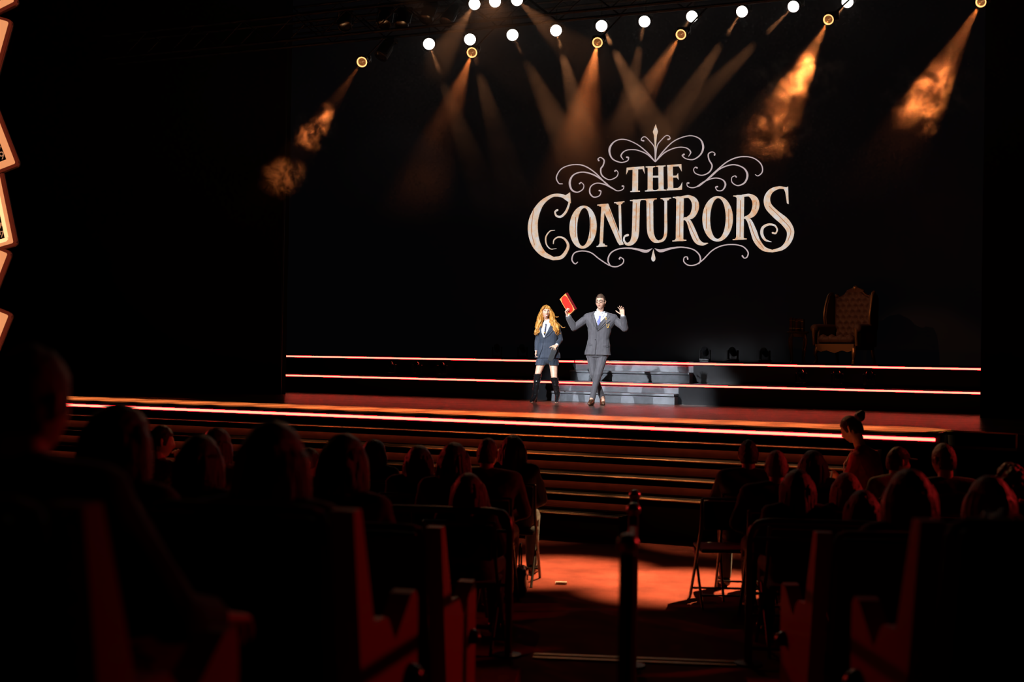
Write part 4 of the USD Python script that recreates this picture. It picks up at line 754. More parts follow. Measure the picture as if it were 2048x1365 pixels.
q = E(1212, 634.5); obj('lapel_pin', tm(ball((q[0], fy(q[0], q[2])+.012, q[2]), .013, 10)), 'gold', t)
obj('pocket_square', drape([X(*p) for p in ((1213.8, 641), (1217.6, 640), (1217, 643.5), (1214.2, 644))], fy, .005, .005), mat('pocket_cloth', (.25, .35, .75), .7), t, smooth=False)
for a, b in ((elR, wrR), (elL, wrL)): obj('cuff', soft(bone(lerp(a, b, .84), .041, lerp(a, b, .96), .039), .015, 1), 'shirt_white', t, smooth=True)
tr = fuse([blob([(hpR+[0, 0, .02], .098), (hpL+[0, 0, .02], .098), (E(1195, 700, 0), .10), (E(1195, 717, 0), .075)])]+legs_m(.088, .062, .050, .0)); trt = soft(tr, .016, 4); trt.vertices += trt.vertex_normals*((meshkit.fbm(trt.vertices*np.array([18, 18, 8])+9, 3)-.5)*.015)[:, None]; obj('trousers', trt, 'suit', t, smooth=True)
for a, b in ((anR, toR), (anL, toL)):
    d = unit((b-a)*[1, 1, 0]); h = np.array([a[0], a[1], 0]); sh = fuse([blob([(h-d*.05+[0, 0, .045], .036), (h+[0, 0, .085], .045), (h+d*.09+[0, 0, .045], .042), (h+d*.19+[0, 0, .032], .030), (h+d*.10+[0, 0, .036], .036)])])-rbox(-3, 3, -3, 3, -1, .012, .001)
    q = obj('shoe', soft(sh, .012, 2), 'leather_brown', t, smooth=True); obj('sole', tm(blob([(h-d*.05+[0, 0, .010], .010), (h+d*.08+np.cross(d, [0, 0, 1])*.034+[0, 0, .008], .008), (h+d*.08-np.cross(d, [0, 0, 1])*.034+[0, 0, .008], .008), (h+d*.215+[0, 0, .008], .008), (h-d*.06+[0, 0, .02], .02)])), 'black', q)
obj('hair', cap_hair(hc, hR, 1.04, .066, -.065, 1.09, .14, 3, .012, .15, 5), 'hair_brown', t, smooth=True)
features(t, hc, hR, 'hair_brown'); glasses(t, hc+hR@np.array([0, .006, .002]), hR@rot_x(-.0))
# the book he holds up
M4 = np.eye(4); M4[:3, :3] = rot_z(facing(pm)); M4[:3, 3] = pm
def book_at(corners, depth):
    P = [E(*c, d) for c, d in zip(corners, depth)]; return P
b = thing('red_book', 'large red book with gold corners and oval frame held up in the man\'s right hand', 'book', pm, facing(pm))
P = [E(1118.8, 596.3, .13), E(1131.5, 583.4, .22), E(1150.0, 618.3, .26), E(1138.2, 628.0, .17)]
o = P[0]; u = (P[3]-P[0]+P[2]-P[1])/2; v = (P[1]-P[0]+P[2]-P[3])/2; lu, lv = np.linalg.norm(u), np.linalg.norm(v); u, v = u/lu, v/lv; n = unit(np.cross(u, v)); n = n if n[1] > 0 else -n
def bk(poly_, w0, w1): q = extrude(poly_, 1.0); q.vertices = np.array([o+u*a+v*c+n*(w0+(w1-w0)*w_) for a, c, w_ in q.vertices]); (q.invert() if q.volume < 0 else 0); return q
R_ = lambda a0, a1, c0, c1: Polygon([(a0, c0), (a1, c0), (a1, c1), (a0, c1)])
obj('cover', bk(R_(0, lu, 0, lv), -.006, 0), 'book_red', b, False); obj('back_cover', bk(R_(0, lu, 0, lv), -.056, -.05), 'book_dark', b, False); obj('spine', bk(R_(0, lu, lv-.006, lv+.006), -.056, 0), 'book_dark', b, False)
obj('pages', bk(R_(.006, lu-.006, .006, lv-.008), -.049, -.0065), 'paper', b, False)
sup = Polygon([(lu/2+(lu/2-.006)*np.sign(math.cos(q))*abs(math.cos(q))**.75, lv/2+(lv/2-.005)*np.sign(math.sin(q))*abs(math.sin(q))**.75) for q in np.linspace(0, 2*math.pi, 60)[:-1]])
obj('gold_frame', bk(R_(.003, lu-.003, .003, lv-.003).difference(R_(.011, lu-.011, .010, lv-.010)), .0005, .003), 'gold', b, False)
for g_ in R_(.010, lu-.010, .009, lv-.009).difference(sup).geoms: obj('gold_corner', bk(g_, .0004, .0025), 'gold', b, False)
# ---- the woman
pw = on_z(1091, 805.5, S); t = thing('person', 'smiling woman with long wavy orange hair in navy suit shorts and tall black boots', 'person', pw, facing(pw))
E = elevation(1091, 805.5, 120.5); X = lambda px, py: tuple(E(px, py)[[0, 2]])
hc, hR = E(1091.5, 617.5, .04), rot_z(.22)@rot_x(.02)@rot_y(-.06); hs = .96
shR, shL = E(1079.5, 648, 0), E(1115, 648, 0); elR, wrR = E(1074.5, 677, -.03), E(1072.3, 698, .03); elL, wrL = E(1122, 675, -.02), E(1114.5, 686, .14)
hpR, hpL = E(1084, 716, 0), E(1107, 716, 0); nk = E(1094, 638, -.015)
knR, anR, toR = E(1075.5, 744, .10), E(1069.5, 790, .05), E(1062, 803.5, .19); knL, anL, toL = E(1109, 752, .08), E(1116, 791, -.02), E(1113.5, 804.5, .13)
def torso_w(e, hem=None):
    W = lambda c, w: [c+[w, 0, 0], c-[w, 0, 0]]
    L0 = [(p, .098+e) for p in W(E(1095, 714, 0), .085)]; L1 = [(p, .076+e) for p in W(E(1095.5, 682, 0), .062)]; L2 = [(p, .090+e) for p in W(E(1096.5, 661, .012), .068)]; L3 = [(p, .046+e) for p in (shR, shL)]+[(nk+[0, 0, -.03], .05+e)]
    out = [blob(L0+L1), blob(L1+L2), blob(L2+L3)]
    if hem: out.append(blob(L1+[(p, .102+e) for p in W(E(1095.5, 712, .0), .105)]))
    return out
hands = hand(wrR, E(1070.5, 706, .05)-wrR, [-1, .1, -.1], 1, (.5, .55, .6, .6), .05, .4, .92)+hand(wrL, E(1108.5, 691, .20)-wrL, [.1, -.3, -1], -1, (.55, .6, .6, .65), .05, .6, .92)
leg = lambda a, b, c: [bone(hpR, a, knR, b), bone(knR, b, anR, c), bone(hpL, a, knL, b), bone(knL, b, anL, c)]
body = fuse(torso_w(-.006)+[bone(nk, .047, hc+hR@np.array([0, -.02, -.07]), .046), mani(pose(HEADS[4], hc, hR, hs))]+ears(hc, hR, hs)+arm(shR, elR, wrR, .042, .034, .022)+arm(shL, elL, wrL, .042, .034, .022)+leg(.082, .054, .036)+[bone(anR, .033, toR, .026), bone(anL, .033, toL, .026)])
obj('body', soft(fuse([mani(soft(body, .0085, 3))]+hands), .008, 1), 'skin', t, smooth=True)
shirt = soft(fuse(torso_w(.004)+[bone(nk+[0, 0, -.02], .058, nk+[0, .008, .028], .054)]), .018, 3); obj('shirt', shirt, 'shirt_white', t, smooth=True)
jk = soft(fuse(torso_w(.018, True)+arm(shR, elR, lerp(elR, wrR, .86), .054, .046, .038)+arm(shL, elL, lerp(elL, wrL, .86), .054, .046, .038)), .014, 4)
jk.vertices += jk.vertex_normals*((meshkit.fbm(jk.vertices*12+5, 3)-.5)*.018)[:, None]
jk = mani(jk)-cut([X(1083, 628), X(1104, 628), X(1103.5, 640), X(1087.5, 672.5), X(1081, 660), X(1084, 642)])-cut([X(1087.3, 674), X(1085, 700), X(1079, 716), X(1075, 716), X(1084, 694)])-rbox(-1, 1, -.5, .5, -.2, E(1091, 713)[2], .001)
jt = tm(jk.refine_to_length(.03)); obj('jacket', jt, 'navy_suit', t, smooth=50)
wc = mani(soft(fuse(torso_w(.008)), .018, 3))-rbox(-1, 1, -1, 1, E(1091, 670)[2], 3, .001); obj('waistcoat', tm(wc), 'navy_suit', t, smooth=50)
fy, fs = front_y(jt), front_y(shirt)
for pts in (([1084.5, 638], [1081.5, 655], [1087, 672], [1078.5, 662], [1077.5, 655], [1080.5, 645]), ([1104, 638], [1102.5, 648], [1088.3, 672], [1098, 666], [1108, 655], [1104.5, 652], [1108, 648])): obj('lapel', drape([X(*p) for p in pts], fy, .008, .006), 'navy_suit', t, smooth=40)
obj('tie', cat_([drape([X(*p) for p in ((1090.3, 641.5), (1094, 642), (1093, 645.5), (1091, 645.5))], fs, .012, .008), drape([X(*p) for p in ((1091, 645), (1093, 645), (1092, 657), (1089.5, 667), (1087, 663))], fs, .010, .006)]), 'navy_tie', t, smooth=40)
q = E(1089.6, 660.5); obj('tie_pin', tm(ball((q[0], fs(q[0], q[2])+.018, q[2]), .013, 10)), 'gold', t)
for pts in (((1088.5, 634.5), (1091, 637), (1091.5, 642), (1086.5, 645.5), (1086, 640)), ((1101.5, 634), (1098, 637), (1093, 642), (1098, 646.5), (1102, 640))): obj('collar', drape([X(*p) for p in pts], fs, .012, .004), 'shirt_white', t, smooth=40)
q = E(1087.3, 673.3); obj('button', tm(ball((q[0], fy(q[0], q[2])+.004, q[2]), .010, 10)), 'chrome', t)
for a, b in ((elR, wrR), (elL, wrL)): obj('cuff', soft(bone(lerp(a, b, .84), .034, lerp(a, b, .97), .031), .015, 1), 'shirt_white', t, smooth=True)
sr = fuse([blob([(hpR+[0, 0, .03], .098), (hpL+[0, 0, .03], .098), (E(1095, 704, 0), .098)]), bone(hpR, .100, lerp(hpR, knR, .75), .084), bone(hpL, .100, lerp(hpL, knL, .65), .086)]); sr = tm(mani(soft(sr, .016, 2))-rbox(-1, 1, -1, 1, -.5, E(1091, 727.5)[2], .001)-mani(prism_y([X(1097, 719), X(1100.5, 730), X(1094.5, 730)], -.4, .4))); obj('shorts', sr, 'navy_suit', t, smooth=50)
for kn, an, to in ((knR, anR, toR), (knL, anL, toL)):
    d = unit((to-an)*[1, 1, 0]); h = np.array([an[0], an[1], 0]); lt = np.cross(d, [0, 0, 1])
    sh = fuse([bone(lerp(kn, an, .02), .068, lerp(kn, an, .35), .062), bone(lerp(kn, an, .35), .062, an, .044), blob([(an+[0, 0, -.01], .044), (h-d*.02+[0, 0, .085], .036), (h+d*.10+[0, 0, .036], .034), (h+d*.17+[0, 0, .024], .022)])])-rbox(-3, 3, -3, 3, -1, .010, .001)
    bt = soft(sh, .012, 3); bt = tm(mani(bt)-rbox(-1, 1, -1, 1, kn[2]-.015, 3, .001)); w_ = np.clip((bt.vertices[:, 2]-.10)/.05, 0, 1); bt.vertices += bt.vertex_normals*((meshkit.fbm(bt.vertices*np.array([22, 22, 34]), 3)-.5)*.028*w_)[:, None]
    q = obj('boot', bt, 'leather_black', t, smooth=True); obj('heel', tm(bone(h-d*.045+[0, 0, .07], .020, h-d*.045+[0, 0, .012], .012)-rbox(-3, 3, -3, 3, -1, .001, .0005)), 'black_gloss', q)
features(t, hc, hR, 'hair_brown', True)
# hair: a parted crown and heavy wavy locks to the waist, blown to her left
g = np.random.default_rng(11); H = lambda px, py, y: E(px, py, y)
def mass(P, wx, wy, seed, n=10, sides=28):
    """A heavy fall of hair: an oval sweep ridged into strands that snake down its length."""
    P = spline(P, n); k = np.linspace(0, 1, len(P)); g_ = np.random.default_rng(seed); th = np.linspace(0, 2*np.pi, sides, endpoint=False)
    P = P+np.stack([.016*np.sin(k*15+seed)*k, .010*np.cos(k*13+seed)*k, 0*k], 1)
    rx, ry = np.interp(k, np.linspace(0, 1, len(wx)), wx), np.interp(k, np.linspace(0, 1, len(wy)), wy); v = []
    for i, p in enumerate(P):
        r = 1+.16*np.sin(7*th+5*math.sin(k[i]*9+seed))+.08*np.sin(13*th-8*k[i]+seed)+.10*math.sin(k[i]*22+seed)*np.cos(th*2)
        v.append(p+np.stack([rx[i]*r*np.cos(th), ry[i]*r*np.sin(th), .012*np.sin(5*th+k[i]*7)], 1))
    v = np.vstack(v+[P[:1], P[-1:]]); N = len(P); f = []
    for i in range(N-1):
        for j in range(sides): q = [i*sides+j, i*sides+(j+1) % sides, (i+1)*sides+(j+1) % sides, (i+1)*sides+j]; f += [[q[0], q[2], q[1]], [q[0], q[3], q[2]]]
    for j in range(sides): f += [[N*sides, j, (j+1) % sides], [N*sides+1, (N-1)*sides+(j+1) % sides, (N-1)*sides+j]]
    m_ = trimesh.Trimesh(v, f, process=False); m_.fix_normals(); return m_
locks = [mass([H(1087, 609, .03), H(1082.5, 620, .03), H(1080, 634, .02), H(1077.5, 646, .03), H(1075, 657, .03), H(1073, 663, .03)], [.03, .045, .055, .062, .050, .012], [.05, .07, .07, .065, .05, .012], 1),
         mass([H(1098, 608.5, .03), H(1103, 619, .02), H(1106, 632, .02), H(1110, 645, .05), H(1114, 655, .06), H(1116, 663, .06)], [.03, .042, .055, .072, .060, .012], [.05, .07, .07, .065, .05, .012], 2),
         mass([H(1093, 608, -.04), H(1093, 622, -.08), H(1094, 640, -.10), H(1095, 655, -.11)], [.05, .09, .12, .10], [.04, .05, .045, .03], 3)]
for i in range(34):
    a = (i//2)/16
    if i % 2: Q = [H(1088-5*a, 609+2*a, .07-.10*a), H(1081-2.5*a, 622, .085-.10*a), H(1078.5-2*a+g.uniform(-2, 2), 636, .075-.09*a), H(1075.5-2*a+g.uniform(-2, 2), 648, .085-.10*a), H(1073.5+g.uniform(-4, 4), 658, .085-.09*a), H(1072+g.uniform(-4, 6), 664+g.uniform(-4, 3), .08-.08*a)]
    else: Q = [H(1097+5*a, 608.5+2*a, .07-.10*a), H(1103+3*a, 621, .08-.10*a), H(1105+5*a+g.uniform(-2, 2), 634, .08-.09*a), H(1108+6*a+g.uniform(-2, 2), 646, .115-.11*a), H(1112+5*a+g.uniform(-4, 4), 656, .12-.10*a), H(1114+6*a+g.uniform(-5, 4), 664+g.uniform(-4, 3), .115-.10*a)]
    locks.append(lock(Q, .019*g.uniform(.7, 1.2), 900+i, .018, 9, 7))
locks.append(lock([H(1103, 620, -.02), H(1109, 625, -.03), H(1114, 627.5, -.02), H(1119.5, 626.5, -.02)], .016, 970, .004)); locks.append(lock([H(1114, 640, -.04), H(1122, 645, -.06), H(1127, 649.5, -.05), H(1133, 648, -.05)], .012, 971, .004))
fringe = [lock([H(1094, 605.6, .05), H(1089, 606.5, .11), H(1084.5, 611.5, .11), H(1082.3, 619, .08)], .020, 980, .002), lock([H(1094, 605.6, .05), H(1098.5, 607.5, .10), H(1101.2, 613, .07), H(1102.5, 622, .04)], .020, 981, .002), lock([H(1093, 605, .03), H(1087, 607, .09), H(1083, 615, .085), H(1081.5, 626, .06)], .022, 982, .002)]
cap = cap_hair((0, 0, 0), np.eye(3), hs, .060, -.06, 1.14, .08, 5, -.03, .02, 5)
obj('hair', cat_([pose(cap, hc, hR)]+locks+fringe), 'hair_orange', t, smooth=60)
f = thing('folder', 'dark grey folder hanging from the smiling woman\'s left hand', 'folder', pw, facing(pw))
P = [E(1105.8, 690.5, .20), E(1119.5, 685.8, .14), E(1104.8, 720.5, .24), E(1095.3, 717.5, .28)]
nn = unit(np.cross(P[1]-P[0], P[3]-P[0])); nn = nn if nn[1] > 0 else -nn
def board(P, w0, w1): v = np.array([p+nn*w0 for p in P]+[p+nn*w1 for p in P]); return trimesh.convex.convex_hull(v)
obj('cover', board(P, -.004, .004), 'folder', f, False); obj('clip', board([lerp(P[0], P[1], .3), lerp(P[0], P[1], .7), lerp(P[0], P[1], .7)+(P[2]-P[1])*.06, lerp(P[0], P[1], .3)+(P[3]-P[0])*.06], .004, .010), 'chrome', f, False)
# ------------------------------------------------------------------ seats
FACE = HH                                         # audience faces up the aisle
def folding_chair(label, loc, rz):
    t = thing('folding_chair', label, 'folding chair', loc, rz, 'folding chairs on the carpet')
    obj('seat', tm(rbox(-.21, .21, -.18, .22, .415, .445, .012)), 'cloth_black', t); obj('backrest', tm(rbox(-.21, .21, -.268, -.243, .60, .82, .01)), 'cloth_black', t)
    for s_ in (-1, 1):
        obj('leg', tube([(s_*.225, -.27, .84), (s_*.225, -.22, .60), (s_*.225, -.10, .43), (s_*.225, .24, .0)], .012, 8), 'metal', t)
        obj('leg', tube([(s_*.205, .16, .41), (s_*.205, -.24, .0)], .011, 8), 'metal', t)
    for y, z, w in ((.17, .09, .225), (-.16, .09, .205), (-.27, .84, .225)): obj('crossbar', tube([(-w, y, z), (w, y, z)], .009, 6), 'metal', t)
    return t
CH = [None]
def chair(loc, rz, label):
    if CH[0] is None: CH[0] = folding_chair(label, loc, rz)
    else: copy_of(CH[0], loc, rz, label)
def end_panel(t, lx):
    """Aisle end of a theatre seat: slim back edge, arm, a notch and a rounded front, with a step light on the aisle face (sign of lx)."""
    P = Polygon([(-.20, 0), (-.20, .30), (-.33, 1.0), (-.27, 1.0), (-.14, .66), (-.03, .655), (-.005, .64), (.06, .565), (.22, .68), (.26, .685), (.285, .66), (.29, .60), (.29, 0)])
    q = extrude(P, .07); q.vertices = np.stack([lx-.035+q.vertices[:, 2], q.vertices[:, 0], q.vertices[:, 1]], 1); p = obj('end_panel', q, 'seat_panel', t, smooth=False)
    s_ = 1 if lx > 0 else -1; k = tm(Manifold.sphere(.05, 20)-rbox(-1, 1, -1, 1, -1, -.012, .001)); k.apply_transform(np.block([[rot_y(s_*math.pi/2*.0), np.zeros((3, 1))], [np.zeros((1, 3)), 1]])); k.apply_translation([lx+s_*.035, .20, .42]); obj('step_light', k, 'knob', p, smooth=True)
def theatre_seat(label, loc, rz, ends=(), master=None):
    t = thing('theatre_seat', label, 'theatre seat', loc, rz, 'fixed theatre seats')
    obj('cushion', soft(rbox(-.26, .26, -.20, .28, .33, .46, .05), .05, 4), 'seat_cloth', t, smooth=True)
    b = soft(rbox(-.27, .27, -.06, .06, 0, .60, .05), .06, 4); b.apply_transform(trimesh.transformations.rotation_matrix(math.radians(11), [1, 0, 0])); b.apply_translation([0, -.22, .42]); obj('backrest', b, 'seat_cloth', t, smooth=True)
    obj('back_shell', moved(rbox(-.26, .26, -.015, .015, 0, .72, .012), (0, -.27, .28), rot_x(math.radians(11))), 'black', t); obj('pedestal', box(-.2, .2, -.15, .15, 0, .33), 'black', t, False)
    for lx in (-.31, .31):
        if lx in ends: end_panel(t, lx)
        else: obj('armrest', cat_([tm(rbox(lx-.03, lx+.03, -.25, .22, .60, .64, .015)), box(lx-.02, lx+.02, -.2, .15, 0, .6)]), 'black', t, False)
    return t

def floor_z(p):
    q = HF@p; l = abs(HR@p)
    if l < .62: return 0 if q > 5.6 else .15 if q > 4.3 else .30 if q > 3 else .45
    return 0 if q > 7.25 else .15 if q > 4.9 else .45 if q > 2.9 else .62
# (x, y) of the crown in the photograph, distance, kind of seat, then how the person looks
AUD = [
 # left block
 ((62, 703), 2.75, 'T', dict(hair='short', hcol='hair_mid', top='cloth_black', arms='rest', bulk=1.08, turn=-.15), 'short haired person in black, nearest and largest, at the left edge'),
 ((236, 819), 4.15, 'T', dict(hair='bob', hcol='hair_dark', top='cloth_charcoal', turn=-.35), 'dark haired person right beside the nearest head at the left'),
 ((545, 858), 4.0, 'T', dict(hair='long', hcol='hair_dark', top='cloth_black', bulk=1.05), 'broad person with long black hair, biggest head left of centre'),
 ((322, 851), 9.6, 'F', dict(hair='short', hcol='hair_dark', top='cloth_pattern', arms='face', turn=-.9), 'man in a patterned shirt with a hand at his face'),
 ((400, 872), 6.4, 'T', dict(hair='bob', hcol='hair_dark', top='cloth_black'), 'person with a dark bob left of the broad long haired one'),
 ((434, 857), 9.3, 'F', dict(hair='long', hcol='hair_mid', top='cloth_cream', turn=-.3), 'person with lit wavy brown hair and a cream top'),
 ((616, 903), 9.6, 'F', dict(hair='short', hcol='hair_dark', top='cloth_grey', turn=-.9), 'profile peeking out beside the broad long haired person'),
 ((688, 868), 6.1, 'T', dict(hair='bob', hcol='hair_dark', top='cloth_olive', turn=-.25, bulk=1.05), 'dark bobbed person in olive in the left aisle seat'),
 ((748, 887), 11.0, 'F', dict(hair='bob', hcol='hair_dark', top='cloth_black', turn=-.5), 'small dark profile just right of the olive person'),
 ((838, 899), 10.0, 'F', dict(hair='long', hcol='hair_dark', top='cloth_black'), 'long haired person in black in the middle of the left block'),
 ((908, 890), 9.2, 'F', dict(hair='bob', hcol='hair_dark', top='cloth_grey'), 'rounded dark bob just left of the broad short haired man'),
 ((937, 958), 8.45, 'F', dict(hair='long', hcol='hair_mid', top='cloth_navy', bulk=.85), 'small long haired person low behind the left guard rail'),
 ((976, 880), 9.85, 'F', dict(hair='short', hcol='hair_mid', top='cloth_olive', bulk=1.15, turn=-.1), 'broad short haired man beside the aisle in the left block'),
 ((1026, 876), 10.9, 'F', dict(hair='long', hcol='hair_dark', top='cloth_black'), 'long dark haired person in the front left row by the aisle'),
 # right block
 ((1497, 884), 10.4, 'F', dict(hair='short', hcol='hair_dark', top='cloth_black', bulk=1.1), 'dark haired man in black, front right row by the aisle'),
 ((1553, 906), 9.35, 'F', dict(hair='short', hcol='hair_grey', top='cloth_charcoal', bulk=1.1), 'man with short grey hair in the right block'),
 ((1596, 949), 8.5, 'F', dict(hair='long', hcol='hair_dark', top='cloth_charcoal'), 'person with long dark hair behind the right guard rail corner'),
 ((1626, 909), 10.5, 'F', dict(hair='bob', hcol='hair_dark', top='cloth_black'), 'dark head just left of the standing woman in red'),
 ((1694, 956), 9.5, 'F', dict(hair='long', hcol='hair_blond', top='cloth_black', bulk=.85), 'small blond person directly below the standing woman'),
 ((1726, 992), 8.5, 'F', dict(hair='bob', hcol='hair_mid', top='cloth_charcoal', bulk=.85), 'smallest lowest head above the right guard rail'),
 ((1797, 899), 10.3, 'F', dict(hair='short', hcol='hair_mid', top='cloth_cream', cap='cloth_charcoal', turn=-1.25, bulk=1.05), 'person in a brimmed cap turned to the right'),
 ((1820, 947), 5.9, 'T', dict(hair='bob', hcol='hair_mid', top='cloth_black'), 'large rounded head in front of the cap wearer'),
 ((1888, 888), 9.3, 'F', dict(hair='short', hcol='hair_mid', top='cloth_charcoal', bulk=1.12, turn=.3), 'tall close cropped man under the black stage extension'),
 ((1980, 963), 6.2, 'T', dict(hair='bob', hcol='hair_mid', top='cloth_grey'), 'tousled brown head near the right edge'),
 ((2022, 938), 8.5, 'F', dict(hair='curly', hcol='hair_mid', top='cloth_black'), 'loose curly head at the far right edge'),
 ((2000, 1052), 3.9, 'T', dict(hair='curly', hcol='hair_dark', top='cloth_black', bulk=1.1), 'nearest dark curly head in the lower right corner'),
]
# aisle seats: where the seat's middle stands in the picture, distance, side of the aisle panel
AISLE = {62: ((30, 1100), 2.55, 1), 545: ((565, 1100), 3.95, 1), 688: ((775, 1100), 5.9, 1), 1820: ((1745, 1100), 5.9, -1), 2000: ((1990, 1100), 3.9, -1)}
for i, ((px, py), d, kind, kw, label) in enumerate(AUD):
    P = at(px, py, d); rz = HH + (-.10 if px < 1275 else .10)*min(abs(px-1275)/700, 1); z = floor_z(P)
    fx = np.array([-math.sin(rz), math.cos(rz), 0]); s_ = float(np.clip((P[2]-z-.45)/(.785+.132), .72, 1.25))
    dz = (P[2]-z-.45)-s_*(.785+.132)                   # whatever height is left over goes into the cushion
    base = P*[1, 1, 0]-fx*.03+[0, 0, z]; seat = .45+dz
    seated(label, base, rz, s=s_, seat=seat, seed=20+i, **kw)
    if kind == 'F': chair(base, rz, 'folding chair under the ' + label)
    elif px in AISLE:
        (cx, cy), cd, sd = AISLE[px]; c = at(cx, cy, cd); c[2] = floor_z(c); theatre_seat('aisle seat under the ' + label, c, HH-.13*sd, (.31*sd,))
    else: theatre_seat('seat under the ' + label, base, rz, ())
# the usher
p = at(1726, 833, 11.2); rz = math.radians(75); t = thing('person', 'standing woman in a red jacket with her hair in a bun, looking down', 'person', (p[0], p[1], 0), rz)
h = p[2]; hc = np.array([0, .10, h-.12]); hR = rot_x(-.45); Vn = np.array([0, .02, h-.27]); zs = h-.36
sh = {q: np.array([q*.17, -.02, zs]) for q in (-1, 1)}; el = {-1: np.array([-.24, .04, zs-.28]), 1: np.array([.22, .05, zs-.28])}; wr = {-1: np.array([-.12, .24, zs-.22]), 1: np.array([.10, .25, zs-.20])}
hip = {q: np.array([q*.09, -.03, zs-.55]) for q in (-1, 1)}; kn = {q: np.array([q*.09, .02+.06*q, .42]) for q in (-1, 1)}; an = {q: np.array([q*.09, .06*q, .08]) for q in (-1, 1)}; toe = {q: np.array([q*.10, .06*q+.16, .035]) for q in (-1, 1)}
def tor(e): return [blob([(np.array([q*.075, -.03, zs-.52]), .112+e) for q in (-1, 1)]+[(np.array([q*.065, -.03, zs-.3]), .095+e) for q in (-1, 1)]), blob([(np.array([q*.065, -.03, zs-.3]), .095+e) for q in (-1, 1)]+[(np.array([q*.08, -.03, zs-.12]), .105+e) for q in (-1, 1)]+[(sh[q], .05+e) for q in (-1, 1)]+[(Vn+[0, -.02, -.04], .055+e)])]
lg = lambda e: [b for q in (-1, 1) for b in (bone(hip[q], .085+e, kn[q], .055+e), bone(kn[q], .055+e, an[q], .036+e))]
hd = [b for q in (-1, 1) for b in hand(wr[q], [-.3*q, .9, .4], [-q*.8, 0, -.6], q, (.7, .7, .75, .8), .05, .5, .95, 6)]
obj('body', soft(fuse(tor(0)+[bone(Vn, .05, hc+hR@np.array([0, -.02, -.07]), .05), mani(pose(HEADS[3], hc, hR))]+ears(hc, hR)+[b for q in (-1, 1) for b in (bone(sh[q], .048, el[q], .04), bone(el[q], .04, wr[q], .026), bone(an[q], .035, toe[q], .025))]+lg(0)+hd), .018, 4), 'skin', t, smooth=True)
g_ = soft(fuse(tor(.015)+[b for q in (-1, 1) for b in (bone(sh[q], .066, el[q], .055), bone(el[q], .055, lerp(el[q], wr[q], .85), .042))]+[blob([(np.array([q*.08, -.03, zs-.58]), .125) for q in (-1, 1)]+[(np.array([q*.065, -.03, zs-.3]), .108) for q in (-1, 1)])]), .025, 4); g_.vertices += g_.vertex_normals*((meshkit.fbm(g_.vertices*12, 3)-.5)*.024)[:, None]; obj('jacket', g_, 'cloth_red', t, smooth=True)
obj('trousers', soft(fuse(lg(.012)+[blob([(hip[q], .11) for q in (-1, 1)])]), .03, 4), 'cloth_black', t, smooth=True)
for q in (-1, 1): obj('shoe', soft(blob([(an[q]+[0, -.03, -.035], .045), (toe[q], .035), (toe[q]+[0, .06, -.005], .028)]), .02, 2), 'leather_black', t, smooth=True)
obj('hair', cat_([cap_hair(hc, hR, 1, .05, -.05, 1.08, .06, 4), pose(tm(soft(fuse([ball((0, -.115, .075), .048), ball((.015, -.13, .09), .035), ball((-.02, -.12, .06), .035)]), .012, 2)), hc, hR)]), 'hair_dark', t, smooth=50)
obj('lanyard', tube([Vn+[.05, .05, -.02], Vn+[.04, .13, -.15], Vn+[0, .15, -.25], Vn+[-.04, .13, -.15], Vn+[-.05, .05, -.02]], .005, 6), 'chrome', t)

# a few more folding chairs along the aisle and free theatre seats, as dark shapes
for (px, py, d, lab) in ((1385, 1206, 10.05, 'empty folding chair at the front right corner of the aisle'),):
    q = on_z(px, py, 0); chair(q*[1, 1, 0]+HR*.24, HH+.12, lab)
for side, l, q, lab in ((-1, -2.45, 1.9, 'empty dark theatre seat at the lower left corner'),):
    c = house(l, q); c[2] = floor_z(c); theatre_seat(lab, c, HH-.1*side*0, ())

# ------------------------------------------------------------------ rails
def guard_rail(side, l0, l1, q, top, label):
    o = house(l0, q); t = thing('guard_rail', label, 'railing', o, HH); e = l1-l0; r = .10*side
    obj('top_rail', tube([(0, 0, .0), (0, 0, top-.12), (.012*side, 0, top-.05), (.05*side, 0, top-.012), (.12*side, 0, top), (e, 0, top)], .024, 10), 'rail', t)
    for z in (.10, .44, .78): obj('rail_bar', tube([(0, 0, z), (e, 0, z)], .011, 8), 'rail', t)
    for k in (1,): obj('post', tube([(e*.97, 0, 0), (e*.97, 0, top)], .02, 8), 'rail', t)
    obj('base_flange', lathe([(0, .0), (.085, .0), (.085, .012), (.03, .02), (0, .02)], 20), 'rail', t)
guard_rail(1, .715, 4.2, 8.18, .885, 'dark metal guard rail with a rounded corner right of the aisle')
guard_rail(-1, -.777, -3.2, 8.16, .905, 'dark metal guard rail with a rounded corner left of the aisle')
hr = thing('handrail', 'dark centre handrail with shiny ball finials in the middle of the aisle', 'railing', house(0, 0), HH)
HP = [(0, 8.0, 0, 1.045), (-.005, 6.4, 0, 1.14), (-.02, 4.15, .30, 1.29)]
for l, q, z, zt_ in HP:
    obj('post', tube([(l, q, z), (l, q, zt_-.03)], .026, 12), 'black', hr); obj('ball_finial', moved(trimesh.creation.icosphere(3, .036), (l, q, zt_)), 'chrome', hr, smooth=True); obj('base_flange', moved(lathe([(0, 0), (.08, 0), (.08, .012), (0, .02)], 18), (l, q, z)), 'rail', hr)
for (a, b) in ((HP[0], HP[1]), (HP[1], HP[2])): obj('rail', tube([(a[0], a[1], a[3]-.09), (b[0], b[1], b[3]-.09)], .022, 10), 'black', hr)
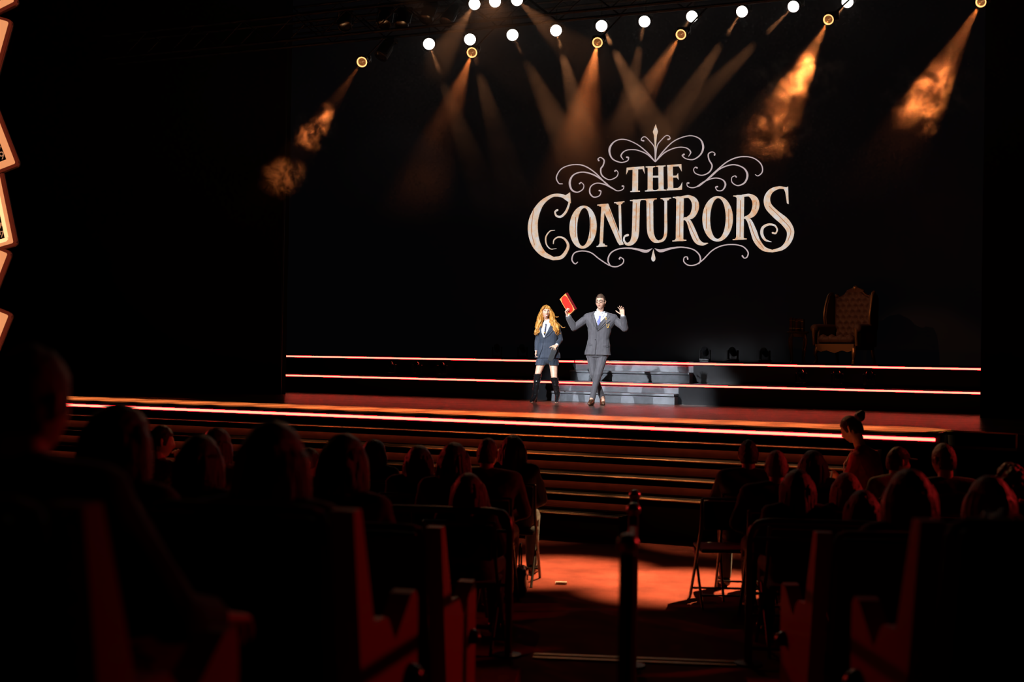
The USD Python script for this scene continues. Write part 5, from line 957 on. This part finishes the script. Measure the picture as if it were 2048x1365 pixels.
# metal thresholds across the aisle, a paper scrap, an added bag for the glints
th = thing('aisle_threshold', 'double metal strip across the carpet at the near end of the aisle', 'threshold', house(0, 8.14), HH)
for y in (-.055, .035): obj('strip', tm(rbox(-.62, .64, y, y+.045, .0, .012, .005)), 'brass', th)
pn = on_z(1122, 1167.5, 0); n_ = thing('paper_scrap', 'small pale slip of paper on the lit carpet of the aisle', 'paper', pn, HH+.1); obj('sheet', box(-.045, .045, -.06, .06, .001, .004), 'note', n_, False); obj('folded_edge', moved(box(-.045, .045, -.006, .006, 0, .02), (0, -.055, .004), rot_x(.3)), 'note', n_, False)
pb = on_z(1052, 1190, 0); hb = thing('handbag', 'added dark handbag, its buckle giving bright glints by the folding chairs left of the aisle', 'handbag', pb-HR*.05, HH)
obj('bag_body', soft(rbox(-.06, .06, -.14, .14, 0, .22, .04), .04, 4), 'leather_black', hb, smooth=True); obj('strap', tube([(0, -.1, .2), (0, -.09, .34), (0, 0, .40), (0, .09, .34), (0, .1, .2)], .008, 6, 3), 'leather_black', hb); obj('buckle', tm(rbox(.055, .068, -.035, .035, .12, .16, .005)), 'chrome', hb)

# smoke drifting through the outer beams
def on_beam(px, py, lamp, k=0):
    (lx, ly), t_, a, pw = ORANGE_LAMPS[lamp]; p = on_y(lx, ly, FRONT_Y); d = np.array(t_)-p; r = ray(px, py)
    A = np.stack([d, -r], 1); q = np.linalg.lstsq(A, EYE-p, rcond=None)[0]; return p+d*q[0]
smoke('smoke_puff', 'glowing puff of smoke in the second beam from the right', on_beam(1580, 146, 4), (.85, .24, .48), 5.0, 1, .46)
smoke('smoke_puff', 'lower trail of smoke under the bright puff in the second beam from the right', on_beam(1530, 240, 4), (.85, .26, .60), 2.2, 2, .48)
smoke('smoke_puff', 'glowing puff of smoke in the beam farthest right', on_beam(1860, 190, 5), (.85, .24, .62), 4.2, 3, .47)
smoke('smoke_puff', 'upper ragged puff of smoke in the beam farthest left', on_beam(655, 272, 0), (.55, .22, .52), 6.5, 4, .48)
smoke('smoke_puff', 'lower ragged puff of smoke in the beam farthest left', on_beam(562, 352, 0), (.6, .22, .42), 6.5, 5, .49)
